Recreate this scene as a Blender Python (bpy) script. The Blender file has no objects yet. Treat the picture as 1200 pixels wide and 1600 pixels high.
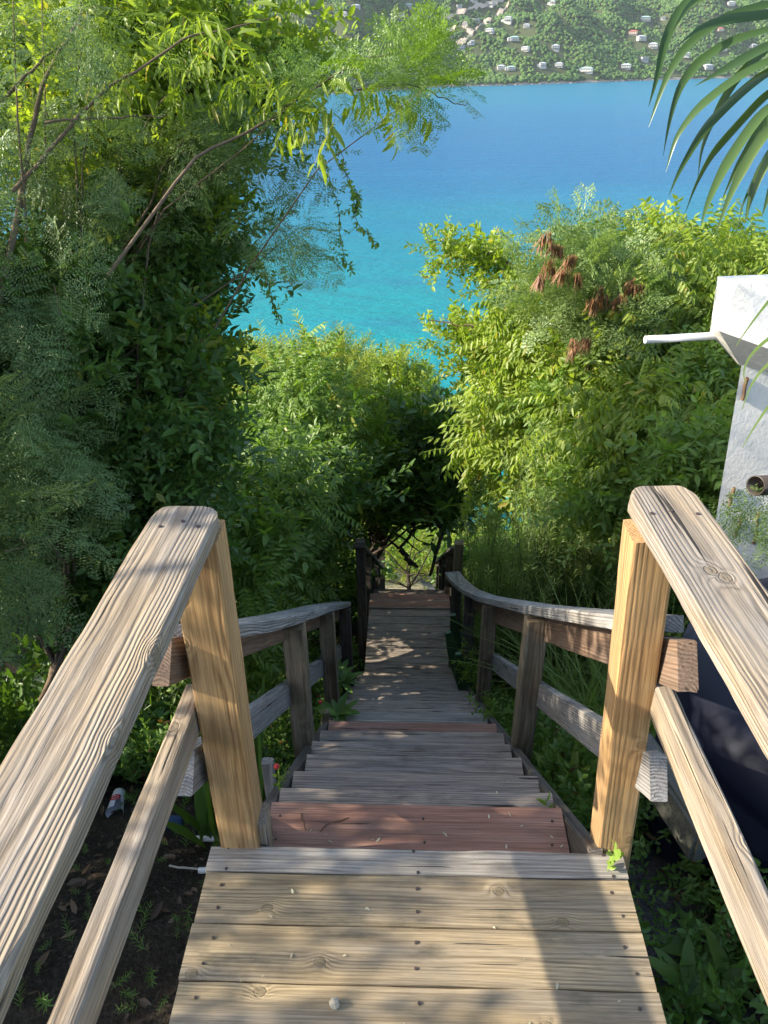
import bpy, bmesh, math, random
import numpy as np
from mathutils import Vector, Matrix, noise as mnoise

random.seed(11); rng = np.random.default_rng(7)
S = bpy.context.scene; COL = S.collection
R = math.radians

# ------------------------------------------------------------------ camera
PITCH, YAW, ROLL, FPX = R(31.0), R(2.04), R(0.7), 1202.0
CP = np.array([-.0285, 0, 1.8])
fw = np.array([-math.sin(YAW)*math.cos(PITCH), math.cos(YAW)*math.cos(PITCH), -math.sin(PITCH)])
rt0 = np.array([math.cos(YAW), math.sin(YAW), 0.]); up0 = np.cross(rt0, fw)
rt = rt0*math.cos(ROLL) - up0*math.sin(ROLL); up = rt0*math.sin(ROLL) + up0*math.cos(ROLL)
cd = bpy.data.cameras.new('camera'); cam = bpy.data.objects.new('camera', cd); COL.objects.link(cam)
cd.sensor_fit = 'VERTICAL'; cd.sensor_height = 24.0; cd.lens = 24.0*FPX/1600.0
cd.clip_start = .05; cd.clip_end = 9000
M = Matrix.Identity(4)
for i in range(3):
    M[i][0] = rt[i]; M[i][1] = up[i]; M[i][2] = -fw[i]; M[i][3] = CP[i]
cam.matrix_world = M; S.camera = cam

# ------------------------------------------------------------------ light
S.view_settings.view_transform = 'Standard'; S.view_settings.look = 'None'
S.view_settings.exposure = 1.5; S.view_settings.gamma = 1
SUN_EL = R(27.5)
sdir = Vector((-.99, -.12, 0)).normalized()*math.cos(SUN_EL); sdir.z = math.sin(SUN_EL)   # towards the sun
w = bpy.data.worlds.new('World'); S.world = w; w.use_nodes = True
wt = w.node_tree; wt.nodes.clear()
sky = wt.nodes.new('ShaderNodeTexSky'); sky.sky_type = 'NISHITA'; sky.sun_disc = False
sky.sun_elevation = SUN_EL; sky.sun_rotation = math.atan2(sdir.x, sdir.y)
sky.air_density = 1.0; sky.dust_density = 1.6; sky.ozone_density = .7
bg = wt.nodes.new('ShaderNodeBackground'); bg.inputs[1].default_value = .15
wo = wt.nodes.new('ShaderNodeOutputWorld')
wt.links.new(sky.outputs[0], bg.inputs[0]); wt.links.new(bg.outputs[0], wo.inputs[0])
sl = bpy.data.lights.new('sun', 'SUN'); sl.energy = 4.1; sl.angle = R(.55); sl.color = (1, .90, .74)
so = bpy.data.objects.new('sun', sl); COL.objects.link(so)
so.rotation_euler = (-sdir).to_track_quat('-Z', 'Y').to_euler(); so.location = (-30, -8, 30)
S.cycles.max_bounces = 7; S.cycles.diffuse_bounces = 3; S.cycles.glossy_bounces = 3
S.cycles.transmission_bounces = 4; S.cycles.transparent_max_bounces = 6; S.cycles.volume_bounces = 0
S.cycles.caustics_reflective = False; S.cycles.caustics_refractive = False

# ------------------------------------------------------------------ helpers
def at(px, py, t):
    return CP + t*(fw + rt*(px-600)/FPX + up*(800-py)/FPX)
def ray_plane(px, py, ax, v):
    r = fw + rt*(px-600)/FPX + up*(800-py)/FPX
    i = 'xyz'.index(ax); return CP + r*(v-CP[i])/r[i]
def tag(o, label=None, cat=None, group=None, kind=None):
    if label: o['label'] = label
    if cat: o['category'] = cat
    if group: o['group'] = group
    if kind: o['kind'] = kind
    return o
def thing(name, loc, label, cat, group=None):
    o = bpy.data.objects.new(name, None); COL.objects.link(o); o.location = loc
    o.empty_display_size = .1
    return tag(o, label, cat, group)
def link(o, parent=None):
    COL.objects.link(o)
    if parent is not None:
        o.parent = parent
        l = Vector(parent.location)
        if parent.parent: l = l + Vector(parent.parent.location)
        o.location = Vector(o.location) - l
    return o
def mesh_obj(name, V, faces, mat, parent=None, smooth=False, attrs=None):
    """faces: (m,k) int array or a list of tuples; V in world space. With a parent the vertices are kept
    in world space and the object is offset back."""
    V = np.asarray(V, dtype=np.float32).reshape(-1, 3)
    me = bpy.data.meshes.new(name)
    if isinstance(faces, np.ndarray):
        m, k = faces.shape
        me.vertices.add(len(V)); me.vertices.foreach_set('co', V.ravel())
        me.loops.add(m*k); me.loops.foreach_set('vertex_index', faces.astype(np.int32).ravel())
        me.polygons.add(m); me.polygons.foreach_set('loop_start', np.arange(0, m*k, k, dtype=np.int32))
        me.update(calc_edges=True)
    else:
        me.from_pydata(V.tolist(), [], [tuple(f) for f in faces]); me.update()
    if smooth: me.polygons.foreach_set('use_smooth', [True]*len(me.polygons))
    for an, (typ, arr) in (attrs or {}).items():
        a = me.attributes.new(an, typ, 'POINT')
        a.data.foreach_set('vector' if typ == 'FLOAT_VECTOR' else 'value', np.asarray(arr, dtype=np.float32).ravel())
    me.materials.append(mat)
    o = bpy.data.objects.new(name, me)
    return link(o, parent)

# ------------------------------------------------------------------ node helper
class NT:
    def __init__(s, name):
        s.m = bpy.data.materials.new(name); s.m.use_nodes = True; s.t = s.m.node_tree; s.t.nodes.clear()
        s.out = s.t.nodes.new('ShaderNodeOutputMaterial')
    def n(s, t, **k):
        x = s.t.nodes.new(t)
        for a, b in k.items(): setattr(x, a, b)
        return x
    def put(s, sock, v):
        if v is None: return
        if isinstance(v, bpy.types.NodeSocket): s.t.links.new(v, sock)
        elif isinstance(v, (tuple, list)) and len(v) == 3 and len(sock.default_value) == 4: sock.default_value = (*v, 1)
        else: sock.default_value = v
    def math(s, op, a, b=None, c=None, clamp=False):
        x = s.n('ShaderNodeMath', operation=op, use_clamp=clamp)
        s.put(x.inputs[0], a); s.put(x.inputs[1], b); s.put(x.inputs[2], c); return x.outputs[0]
    def vm(s, op, a, b=None):
        x = s.n('ShaderNodeVectorMath', operation=op); s.put(x.inputs[0], a); s.put(x.inputs[1], b)
        return x.outputs['Value'] if op in ('LENGTH', 'DOT_PRODUCT') else x.outputs[0]
    def mix(s, f, a, b, mode='MIX'):
        x = s.n('ShaderNodeMix', data_type='RGBA', blend_type=mode)
        s.put(x.inputs[0], f); s.put(x.inputs[6], a); s.put(x.inputs[7], b); return x.outputs[2]
    def noise(s, v, sc, det=3, ro=.55, dist=0):
        x = s.n('ShaderNodeTexNoise'); s.put(x.inputs['Vector'], v); s.put(x.inputs['Scale'], sc)
        x.inputs['Detail'].default_value = det; x.inputs['Roughness'].default_value = ro; x.inputs['Distortion'].default_value = dist
        return x.outputs[0]
    def ramp(s, f, a, b, lo=0., hi=1.):
        x = s.n('ShaderNodeMapRange'); x.interpolation_type = 'SMOOTHSTEP'; s.put(x.inputs[0], f)
        for i, v in enumerate((a, b, lo, hi)): s.put(x.inputs[i+1], v)
        return x.outputs[0]
    def attr(s, name):
        x = s.n('ShaderNodeAttribute'); x.attribute_name = name; return x
    def bump(s, h, dist, st=1., nrm=None):
        x = s.n('ShaderNodeBump'); s.put(x.inputs['Height'], h); x.inputs['Distance'].default_value = dist
        x.inputs['Strength'].default_value = st; s.put(x.inputs['Normal'], nrm); return x.outputs[0]
    def bsdf(s, col, rough=.6, spec=.5, nrm=None, **k):
        x = s.n('ShaderNodeBsdfPrincipled'); s.put(x.inputs['Base Color'], col); s.put(x.inputs['Roughness'], rough)
        s.put(x.inputs['Specular IOR Level'], spec); s.put(x.inputs['Normal'], nrm)
        for a, b in k.items(): s.put(x.inputs[a], b)
        return x.outputs[0]
    def done(s, sh): s.t.links.new(sh, s.out.inputs[0]); return s.m
    def pos(s): return s.n('ShaderNodeNewGeometry').outputs['Position']
    def obj(s): return s.n('ShaderNodeTexCoord').outputs['Object']

def wood_mat(name, light, dark, grey=None, greyamt=.5, sp=.0058, contrast=.8, knots=.55, cracks=.67,
             bumpd=.0012, dirt=.35, dirtcol=(.03, .028, .024), rough=.85, warp=.03, paint=None, paintamt=0):
    g = NT(name); gc = g.attr('gc').outputs['Vector']
    sx = g.n('ShaderNodeSeparateXYZ'); g.put(sx.inputs[0], gc); x, y, z = sx.outputs[:3]
    wa = g.math('MULTIPLY', g.math('SUBTRACT', g.noise(g.vm('MULTIPLY', gc, (1.3, 7, 7)), 1, 2, .5), .5), warp*2)
    wb = g.math('MULTIPLY', g.math('SUBTRACT', g.noise(g.vm('MULTIPLY', gc, (7, 60, 60)), 1, 3, .6), .5), .0035)
    # knots live on the wide face
    vo = g.n('ShaderNodeTexVoronoi', voronoi_dimensions='2D'); g.put(vo.inputs['Vector'], g.vm('MULTIPLY', gc, (1, 1.25, 1)))
    vo.inputs['Scale'].default_value = 4.6
    d = g.math('ADD', vo.outputs['Distance'], g.math('MULTIPLY', g.math('SUBTRACT', g.noise(g.vm('MULTIPLY', gc, (40, 55, 55)), 1, 2), .5), .045)); act = g.math('GREATER_THAN', g.vm('LENGTH', vo.outputs['Color']), 1.73*(knots+.1))
    fall = g.math('MULTIPLY', g.math('EXPONENT', g.math('MULTIPLY', g.math('POWER', g.math('DIVIDE', d, .12), 2), -1)), act)
    r = g.math('SQRT', g.math('ADD', g.math('POWER', g.math('ADD', y, wa), 2), g.math('POWER', g.math('ADD', z, g.math('MULTIPLY', wa, .6)), 2)))
    r = g.math('ADD', g.math('ADD', r, wb), g.math('MULTIPLY', fall, .013))
    ph = g.math('MULTIPLY', r, 2*math.pi/sp)
    s0 = g.math('MULTIPLY_ADD', g.math('SINE', ph), .5, .5)
    ring = g.math('POWER', s0, 1.7)
    var = g.noise(g.vm('MULTIPLY', gc, (3, 30, 30)), 1, 2)
    ring = g.math('MULTIPLY', ring, g.math('MULTIPLY_ADD', var, 1.1, .25), clamp=True)
    fib = g.noise(g.vm('MULTIPLY', gc, (14, 520, 520)), 1, 2, .7)
    fib2 = g.noise(g.vm('MULTIPLY', gc, (3, 190, 190)), 1, 4, .75)
    big = g.noise(g.vm('MULTIPLY', gc, (2.2, 9, 9)), 1, 4, .6)
    base = light; ringm = g.ramp(g.noise(g.vm('MULTIPLY', gc, (1.7, 12, 12)), 1, 3, .6), .3, .62, .35, 1.); ring = g.math('MULTIPLY', ring, ringm)
    if grey: base = g.mix(g.math('MULTIPLY', g.ramp(big, .35, .65), greyamt), light, grey)
    col = g.mix(g.math('MULTIPLY', ring, contrast), base, dark)
    if paint:
        pm = g.math('ADD', g.noise(g.vm('MULTIPLY', gc, (5, 26, 26)), 1, 4, .7), g.math('MULTIPLY', g.math('SUBTRACT', .5, ring), .12))
        pm = g.ramp(pm, .72-.45*paintamt, .76-.45*paintamt)
        pm = g.math('SUBTRACT', 1, pm)
        col = g.mix(pm, g.mix(g.math('MULTIPLY', ring, .35), paint, tuple(c*.55 for c in paint)), col) if False else \
              g.mix(g.math('SUBTRACT', 1, pm), col, g.mix(g.math('MULTIPLY', ring, .3), paint, tuple(c*.6 for c in paint)))
    col = g.mix(1.0, col, g.mix(fib, (.72, .72, .72), (1.22, 1.22, 1.22)), 'MULTIPLY')
    col = g.mix(1., col, g.mix(g.ramp(fib2, .25, .75), (.55, .54, .52), (1.35, 1.35, 1.35)), 'MULTIPLY')
    col = g.mix(.9, col, g.mix(g.noise(g.vm('MULTIPLY', gc, (1.5, 14, 14)), 1, 5, .7), (.55, .53, .5), (1.4, 1.4, 1.42)), 'MULTIPLY')
    # dirt blotches
    dn = g.noise(g.vm('MULTIPLY', gc, (4, 10, 10)), 1.3, 5, .65)
    col = g.mix(g.math('MULTIPLY', g.ramp(dn, .5, .74), dirt), col, dirtcol)
    # knot centre
    kr = g.math('MULTIPLY', act, g.ramp(g.math('ADD', d, g.math('MULTIPLY', wb, 6)), .075, .05))
    krr = g.math('MULTIPLY_ADD', g.math('SINE', g.math('MULTIPLY', d, 330)), .5, .5)
    kcol = g.mix(krr, tuple(c*.32 for c in light), tuple(c*.6 for c in light))
    col = g.mix(g.math('MULTIPLY', kr, .7), col, kcol)
    rimk = g.math('MULTIPLY', act, g.math('MULTIPLY', g.ramp(d, .05, .06), g.ramp(d, .078, .066)))
    col = g.mix(g.math('MULTIPLY', rimk, .1), col, tuple(c*.15 for c in light))
    # checks and cracks along the grain
    cn = g.noise(g.vm('ADD', g.vm('MULTIPLY', gc, (1.6, 90, 90)), (7.3, 1.1, 3.3)), 1, 2.5, .55)
    cr = g.ramp(cn, cracks, cracks+.025)
    cm = g.ramp(g.noise(g.vm('MULTIPLY', gc, (2.5, 7, 7)), 1.4, 1), .5, .6)
    cr = g.math('MULTIPLY', cr, cm)
    col = g.mix(g.math('MULTIPLY', cr, .9), col, (.012, .010, .008))
    h = g.math('MULTIPLY_ADD', ring, -.8, g.math('MULTIPLY', fib, .35))
    h = g.math('ADD', h, g.math('MULTIPLY', fib2, .5))
    h = g.math('SUBTRACT', h, g.math('MULTIPLY', cr, 3.))
    h = g.math('SUBTRACT', h, g.math('MULTIPLY', rimk, .8))
    return g.done(g.bsdf(col, rough, .3, g.bump(h, bumpd, 1.)))

def leaf_mat(name, c0, c1, c2=None, trans=.35, rough=.42, tint=(1.3, 1.35, .45)):
    """c0 dark, c1 light (picked per clump), c2 an occasional odd leaf"""
    g = NT(name); a = g.attr('rnd').outputs['Fac']
    isl = g.n('ShaderNodeNewGeometry').outputs['Random Per Island']
    f = g.math('ADD', g.math('MULTIPLY', a, .65), g.math('MULTIPLY', isl, .35))
    col = g.mix(f, c0, c1)
    if c2: col = g.mix(g.math('GREATER_THAN', isl, .965), col, c2)
    p = g.bsdf(col, rough, .4)
    tr = g.n('ShaderNodeBsdfTranslucent'); g.put(tr.inputs[0], g.mix(1.0, col, tint, 'MULTIPLY'))
    mx = g.n('ShaderNodeMixShader'); mx.inputs[0].default_value = trans
    g.t.links.new(p, mx.inputs[1]); g.t.links.new(tr.outputs[0], mx.inputs[2])
    return g.done(mx.outputs[0])

def plain(name, col, rough=.6, spec=.4, var=.25, sc=6, bumpd=.002, bsc=40):
    g = NT(name); o = g.obj()
    n1 = g.noise(o, sc, 5, .6)
    c = g.mix(1.0, col, g.mix(n1, (1-var,)*3, (1+var,)*3), 'MULTIPLY')
    return g.done(g.bsdf(c, rough, spec, g.bump(g.noise(o, bsc, 4), bumpd)))

# ------------------------------------------------------------------ materials
W_CAP = wood_mat('cap_wood', (.34, .27, .185), (.105, .078, .052), (.28, .255, .225), .85, sp=.0048, contrast=.75, cracks=.625, knots=.47, dirt=.35, dirtcol=(.09, .075, .06), bumpd=.0022, warp=.010)
W_POST = wood_mat('post_wood', (.46, .285, .125), (.21, .11, .045), (.36, .25, .14), .6, sp=.006, contrast=.75, knots=.48, dirt=.2, dirtcol=(.12, .085, .05), cracks=.72, bumpd=.001, warp=.022)
W_POST2 = wood_mat('old_post_wood', (.27, .20, .125), (.085, .06, .035), (.20, .185, .145), .7, sp=.007, contrast=.8, knots=.5, dirt=.4, dirtcol=(.055, .07, .03), bumpd=.0014, warp=.02)
W_RAIL2 = wood_mat('grey_rail_wood', (.32, .30, .27), (.09, .08, .075), (.25, .255, .26), .8, sp=.008, contrast=.85, knots=.5, dirt=.3, bumpd=.0018, warp=.035)
W_UNDER = wood_mat('brown_board_wood', (.25, .165, .11), (.10, .06, .04), (.19, .145, .115), .6, sp=.009, contrast=.7, knots=.45, dirt=.3, warp=.045)
W_DECK = wood_mat('deck_board_wood', (.36, .28, .165), (.15, .11, .062), (.23, .20, .155), .8, sp=.0065, contrast=.6, knots=.5, dirt=.75, dirtcol=(.085, .075, .05), bumpd=.0014, cracks=.65, warp=.022)
W_STEP = wood_mat('old_step_wood', (.42, .345, .275), (.12, .095, .075), (.30, .265, .235), .8, sp=.0065, contrast=.7, knots=.6, dirt=.55, dirtcol=(.045, .04, .034), cracks=.6, bumpd=.002, warp=.02)
W_RED = wood_mat('red_painted_wood', (.34, .175, .12), (.22, .11, .075), (.35, .22, .17), .8, sp=.012, contrast=.4, knots=.8, dirt=.4, dirtcol=(.10, .075, .06), cracks=.65, bumpd=.0009, warp=.04)
W_WHITE = wood_mat('pale_worn_wood', (.40, .36, .30), (.15, .13, .105), (.31, .295, .27), .8, sp=.007, contrast=.6, knots=.7, dirt=.45, dirtcol=(.10, .085, .06), bumpd=.0015, warp=.02)
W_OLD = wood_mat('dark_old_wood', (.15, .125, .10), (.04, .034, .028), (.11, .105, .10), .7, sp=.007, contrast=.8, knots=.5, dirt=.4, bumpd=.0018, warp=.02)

# ------------------------------------------------------------------ lumber
def sweep(name, P, wd, th, upv, mat, parent=None, bev=.005, rough_amp=.0012, endround=0, seed=None, ringc=None, step=.06, taperfn=None):
    """a board swept along the points P; wd across, th along upv; top face centred on P line"""
    rs = np.random.default_rng(abs(hash(name)) % 1000 + len(bpy.data.objects)) if seed is None else np.random.default_rng(seed)
    P = np.asarray(P, float); upv = np.asarray(upv, float)
    seg = np.linalg.norm(np.diff(P, axis=0), axis=1); cum = np.r_[0, np.cumsum(seg)]; L = cum[-1]
    n = max(2, int(L/step)+1)
    s = list(np.linspace(0, L, n))
    if endround:
        er = endround; s = [v for v in s if v < L-er*1.02] + [L-er*(1-q) for q in (0, .25, .5, .7, .85, .95, 1)]
    if len(P) > 2:
        # smooth the polyline
        dense = np.linspace(0, L, 200); D = np.stack([np.interp(dense, cum, P[:, i]) for i in range(3)], 1)
        k = 13; K = np.ones(k)/k
        for _ in range(2):
            E = np.pad(D, ((k//2, k//2), (0, 0)), mode='reflect', reflect_type='odd')
            D = np.stack([np.convolve(E[:, i], K, 'valid') for i in range(3)], 1)
        pts = np.stack([np.interp(s, dense, D[:, i]) for i in range(3)], 1)
    else:
        pts = np.stack([np.interp(s, cum, P[:, i]) for i in range(3)], 1)
    T = np.gradient(pts, axis=0); T /= np.linalg.norm(T, axis=1)[:, None]
    if len(P) == 2: T[:] = (P[1]-P[0])/L
    X = np.cross(T, upv); X /= np.linalg.norm(X, axis=1)[:, None]; U = np.cross(X, T)
    hw, ht = wd/2, th/2; b = bev; c = b*.3
    prof = np.array([(-hw+b, ht), (0, ht), (hw-b, ht), (hw-c, ht-c), (hw, ht-b), (hw, -ht+b), (hw-c, -ht+c), (hw-b, -ht), (0, -ht), (-hw+b, -ht), (-hw+c, -ht+c), (-hw, -ht+b), (-hw, ht-b), (-hw+c, ht-c)])
    m = len(prof); V = []; G = []
    ro = (rs.uniform(-.03, .03), rs.uniform(.05, .13)) if ringc is None else ringc
    gx0 = rs.uniform(0, 40)
    nz = rs.normal(0, rough_amp, (len(s), m))
    nz[1:-1] = (nz[:-2]+nz[1:-1]+nz[2:])/3
    for i, si in enumerate(s):
        f = 1.
        if endround and si > L-endround:
            q = (si-(L-endround))/endround; f = .5+.5*math.sqrt(max(0, 1-q**2.2))
        if taperfn: f *= taperfn(si/L)
        for j, (a, u) in enumerate(prof):
            aa = a*f
            V.append(pts[i]+X[i]*(aa+nz[i, j]*np.sign(a))+U[i]*(u-ht+nz[i, j]*.5*np.sign(u)))
            G.append((si+gx0, aa+ro[0], u+ro[1]))
    F = []
    for i in range(len(s)-1):
        for j in range(m):
            k = (j+1) % m
            F.append((i*m+j, i*m+k, (i+1)*m+k, (i+1)*m+j))
    # end caps use their own verts
    e0 = len(V)
    for i in (0, len(s)-1):
        for j in range(m): V.append(V[i*m+j]); G.append(G[i*m+j])
    F.append(tuple(range(e0, e0+m))); F.append(tuple(reversed(range(e0+m, e0+2*m))))
    return mesh_obj(name, np.array(V), F, mat, parent, attrs={'gc': ('FLOAT_VECTOR', G)})
UPZ = (0, 0, 1)

def tube_arrays(P, rad, sides=7):
    P = np.asarray(P, float); n = len(P); rad = np.broadcast_to(rad, (n,))
    T = np.gradient(P, axis=0); T /= np.linalg.norm(T, axis=1)[:, None]+1e-9
    ref = np.array([.31, .17, .93]); V = []
    X = np.cross(T, ref); X /= np.linalg.norm(X, axis=1)[:, None]+1e-9; Y = np.cross(T, X)
    a = np.linspace(0, 2*math.pi, sides, endpoint=False)
    V = (P[:, None, :] + rad[:, None, None]*(X[:, None, :]*np.cos(a)[None, :, None] + Y[:, None, :]*np.sin(a)[None, :, None])).reshape(-1, 3)
    i = np.arange(n-1)[:, None]*sides; j = np.arange(sides)[None, :]; k = (j+1) % sides
    F = np.stack([i+j, i+k, i+sides+k, i+sides+j], -1).reshape(-1, 4)
    return V, F
class Tubes:
    def __init__(s): s.V = []; s.F = []; s.n = 0
    def add(s, P, rad, sides=6):
        V, F = tube_arrays(P, rad, sides); s.V.append(V); s.F.append(F+s.n); s.n += len(V)
    def build(s, name, mat, parent=None):
        if not s.V: return None
        return mesh_obj(name, np.concatenate(s.V), np.concatenate(s.F), mat, parent, smooth=True)
def wob(a, b, n=8, amp=.06, sag=0., seed=None):
    rs = rng if seed is None else np.random.default_rng(seed)
    a = np.asarray(a, float); b = np.asarray(b, float); t = np.linspace(0, 1, n)[:, None]
    P = a*(1-t)+b*t; L = np.linalg.norm(b-a)
    o = rs.normal(0, amp*L, (n, 3)); o = (o+np.roll(o, 1, 0))/2*np.sin(np.pi*t)
    P = P+o; P[:, 2] -= (sag*L*4*(t*(1-t)))[:, 0]
    return P
def lathe(name, prof, base, mat, parent=None, axis=(0, 0, 1), sides=28, cut=None):
    ax = Vector(axis).normalized(); q = Vector((0, 0, 1)).rotation_difference(ax); V = []; F = []
    for (r, h) in prof:
        for k in range(sides):
            a = 2*math.pi*k/sides; V.append(q @ Vector((r*math.cos(a), r*math.sin(a), h)) + Vector(base))
    for i in range(len(prof)-1):
        for k in range(sides):
            if cut and cut(i, k): continue
            k2 = (k+1) % sides; F.append((i*sides+k, i*sides+k2, (i+1)*sides+k2, (i+1)*sides+k))
    return mesh_obj(name, [tuple(v) for v in V], F, mat, parent, smooth=True)

# ------------------------------------------------------------------ foliage templates
def leaf6(L=1., wd=.3, fold=.06, droop=.12):
    V = np.array([(0, 0, 0), (0, L, -droop*L), (-wd/2, L*.3, fold*L), (-wd*.42, L*.66, fold*.6*L-droop*.4*L), (wd/2, L*.3, fold*L), (wd*.42, L*.66, fold*.6*L-droop*.4*L)])
    return V, np.array([(0, 1, 3, 2), (0, 4, 5, 1)])
def leaf9(L=1., wd=.3, fold=.06, droop=.25):
    z = lambda t: -droop*L*t*t
    V = []
    for t in (0, .5, 1.): V.append((0, L*t, z(t)))
    for sgn in (-1, 1):
        for t, ww in ((.14, .6), (.42, 1.), (.78, .62)): V.append((sgn*wd/2*ww, L*t, z(t)+fold*L*ww))
    F = [(0, 1, 4, 3), (1, 2, 5, 4), (0, 6, 7, 1), (1, 7, 8, 2)]
    return np.array(V), np.array(F)
def leaf4(L=1., wd=.3):
    return np.array([(0, 0, 0), (wd/2, L*.5, .02), (0, L, 0), (-wd/2, L*.5, .02)]), np.array([(0, 1, 2, 3)])
def frame(d, u):
    d = np.asarray(d, float); u = np.broadcast_to(np.asarray(u, float), d.shape)
    y = d/(np.linalg.norm(d, axis=-1, keepdims=True)+1e-9)
    x = np.cross(y, u); x = x/(np.linalg.norm(x, axis=-1, keepdims=True)+1e-9); z = np.cross(x, y)
    return np.stack([x, y, z], -1)
def combine(parts):
    V = []; F = []; n = 0
    for (v, f) in parts: V.append(v); F.append(f+n); n += len(v)
    return np.concatenate(V), np.concatenate(F)
def place(t, d, u, p, s=1.):
    return t[0]*s @ frame(np.array(d, float), np.array(u, float)).T + np.array(p), t[1]
def stemquad(pts, wd):
    pts = np.asarray(pts, float); V = []; F = []
    for i, p in enumerate(pts):
        V += [p+np.array([-wd, 0, 0]), p+np.array([wd, 0, 0])]
        if i: F.append((2*i-2, 2*i-1, 2*i+1, 2*i))
    return np.array(V), np.array(F)
def t_bipinnate(rs, pairs=8, lf=8, LS=.085):
    parts = []; curve = lambda t: np.array([0, t, -.28*t*t])
    parts.append(stemquad([curve(t) for t in np.linspace(0, 1, 5)], .006))
    lt = leaf4(1, .34)
    for i in range(pairs):
        t = .12+.86*i/(pairs-1); pl = .42*math.sin(math.pi*(.18+.72*t))+.05
        for sg in (-1, 1):
            o = curve(t); dd = np.array([sg*.85, .5+rs.uniform(-.3, .3), -.15+rs.uniform(-.5, .3)]); dd /= np.linalg.norm(dd)
            bend = np.array([0, .1, -.35])
            for k in range(lf):
                q = (k+.7)/lf; p = o+dd*pl*q+bend*pl*q*q*.4
                side = np.cross(dd, (0, 0, 1)); side /= np.linalg.norm(side)
                for s2 in (-1, 1):
                    parts.append(place(lt, side*s2+dd*(.45+rs.uniform(-.18, .18))+rs.normal(0, .12, 3), (rs.normal(0, .3), rs.normal(0, .3), 1), p, LS*rs.uniform(.7, 1.1)*(1-.35*abs(q-.45))))
    return combine(parts)
def t_compound(rs, pairs=6, ll=.3, wd=.1, droop=.5, lf=None):
    parts = []; curve = lambda t: np.array([0, t, -.25*t*t])
    parts.append(stemquad([curve(t) for t in np.linspace(0, 1, 4)], .008))
    lt = lf or leaf6(1, wd/ll, .05, .2)
    for i in range(pairs):
        t = .2+.78*i/(pairs-1)
        for sg in (-1, 1):
            parts.append(place(lt, (sg*.9, .45+rs.uniform(-.2, .2), -droop+rs.uniform(-.25, .25)), (rs.uniform(-.2, .2), .1, 1), curve(t), ll*rs.uniform(.75, 1.1)))
    parts.append(place(lt, (0, 1, -.6), (0, 0, 1), curve(1), ll))
    return combine(parts)
def t_twig(rs, n=13, ll=.26, wd=.12, big=False, up_=.3):
    parts = [stemquad([(0, t, .05*math.sin(3*t)) for t in np.linspace(0, 1, 4)], .008)]
    lt = (leaf9 if big else leaf6)(1, wd/ll, .07, .18)
    for i in range(n):
        t = .08+.92*i/(n-1); a = i*2.4+rs.uniform(-.5, .5)
        parts.append(place(lt, (math.cos(a), .5+rs.uniform(-.3, .5), math.sin(a)*.7+up_), (rs.uniform(-.4, .4), -.3, 1), (0, t, 0), ll*rs.uniform(.6, 1.15)))
    return combine(parts)
def t_lance(rs, n=26, ll=.3, wd=.035):
    parts = [stemquad([(0, t, 0) for t in np.linspace(0, 1, 3)], .006)]
    lt = leaf6(1, wd/ll, .03, .15)
    for i in range(n):
        t = .15+.85*i/(n-1); a = i*2.4
        parts.append(place(lt, (math.cos(a)*.8, .75+rs.uniform(-.2, .2), math.sin(a)*.8), (-math.cos(a), .5, -math.sin(a)), (0, t, 0), ll*(1.1-.5*t)*rs.uniform(.8, 1.1)))
    return combine(parts)
def variants(fn, k=4, **kw): return [fn(np.random.default_rng(100+i), **kw) for i in range(k)]
T_BIP = variants(t_bipinnate, 5)
T_BIPL = variants(t_bipinnate, 3, pairs=6, lf=6, LS=.12)
T_CMP = variants(t_compound, 4)
T_CMPD = variants(t_compound, 4, pairs=5, ll=.36, wd=.12, droop=1.3)
T_TWIG = variants(t_twig, 4)
T_TWIGB = variants(t_twig, 4, n=9, ll=.42, wd=.17, big=True)
T_LANCE = variants(t_lance, 3)
T_DROOP = variants(t_twig, 3, n=9, ll=.5, wd=.11, big=True, up_=-1.1)

CORR = .62
class Fol:
    def __init__(s): s.V = []; s.F = []; s.A = []; s.n = 0
    def add(s, tmpls, pos, dirs, ups, scale, rnd):
        pos = np.asarray(pos, float); N = len(pos)
        if N == 0: return
        Rm = frame(dirs, ups); scale = np.broadcast_to(scale, (N,)); rnd = np.broadcast_to(rnd, (N,))
        pick = rng.integers(0, len(tmpls), N)
        for k, (tv, tf) in enumerate(tmpls):
            idx = np.where(pick == k)[0]
            if len(idx) == 0: continue
            V = np.einsum('nij,vj->nvi', Rm[idx], tv)*scale[idx, None, None]+pos[idx, None, :]
            m = len(tv); F = tf[None]+(np.arange(len(idx))*m)[:, None, None]+s.n
            s.V.append(V.reshape(-1, 3).astype(np.float32)); s.F.append(F.reshape(-1, 4)); s.A.append(np.repeat(rnd[idx], m)); s.n += len(idx)*m
    def build(s, name, mat, parent=None):
        return mesh_obj(name, np.concatenate(s.V), np.concatenate(s.F), mat, parent, attrs={'rnd': ('FLOAT', np.concatenate(s.A))})
def unit(n):
    v = rng.normal(size=(n, 3)); return v/np.linalg.norm(v, axis=1)[:, None]
def clumps(blobs, per_m3=None, count=None):
    """random clump centres within ellipsoid blobs [(center, (rx,ry,rz), n)]"""
    C = []
    for (c, r, n) in blobs:
        u = unit(n)*(rng.uniform(.15, 1, (n, 1))**.45); C.append(np.asarray(c)+u*np.asarray(r))
    return np.concatenate(C)
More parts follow.
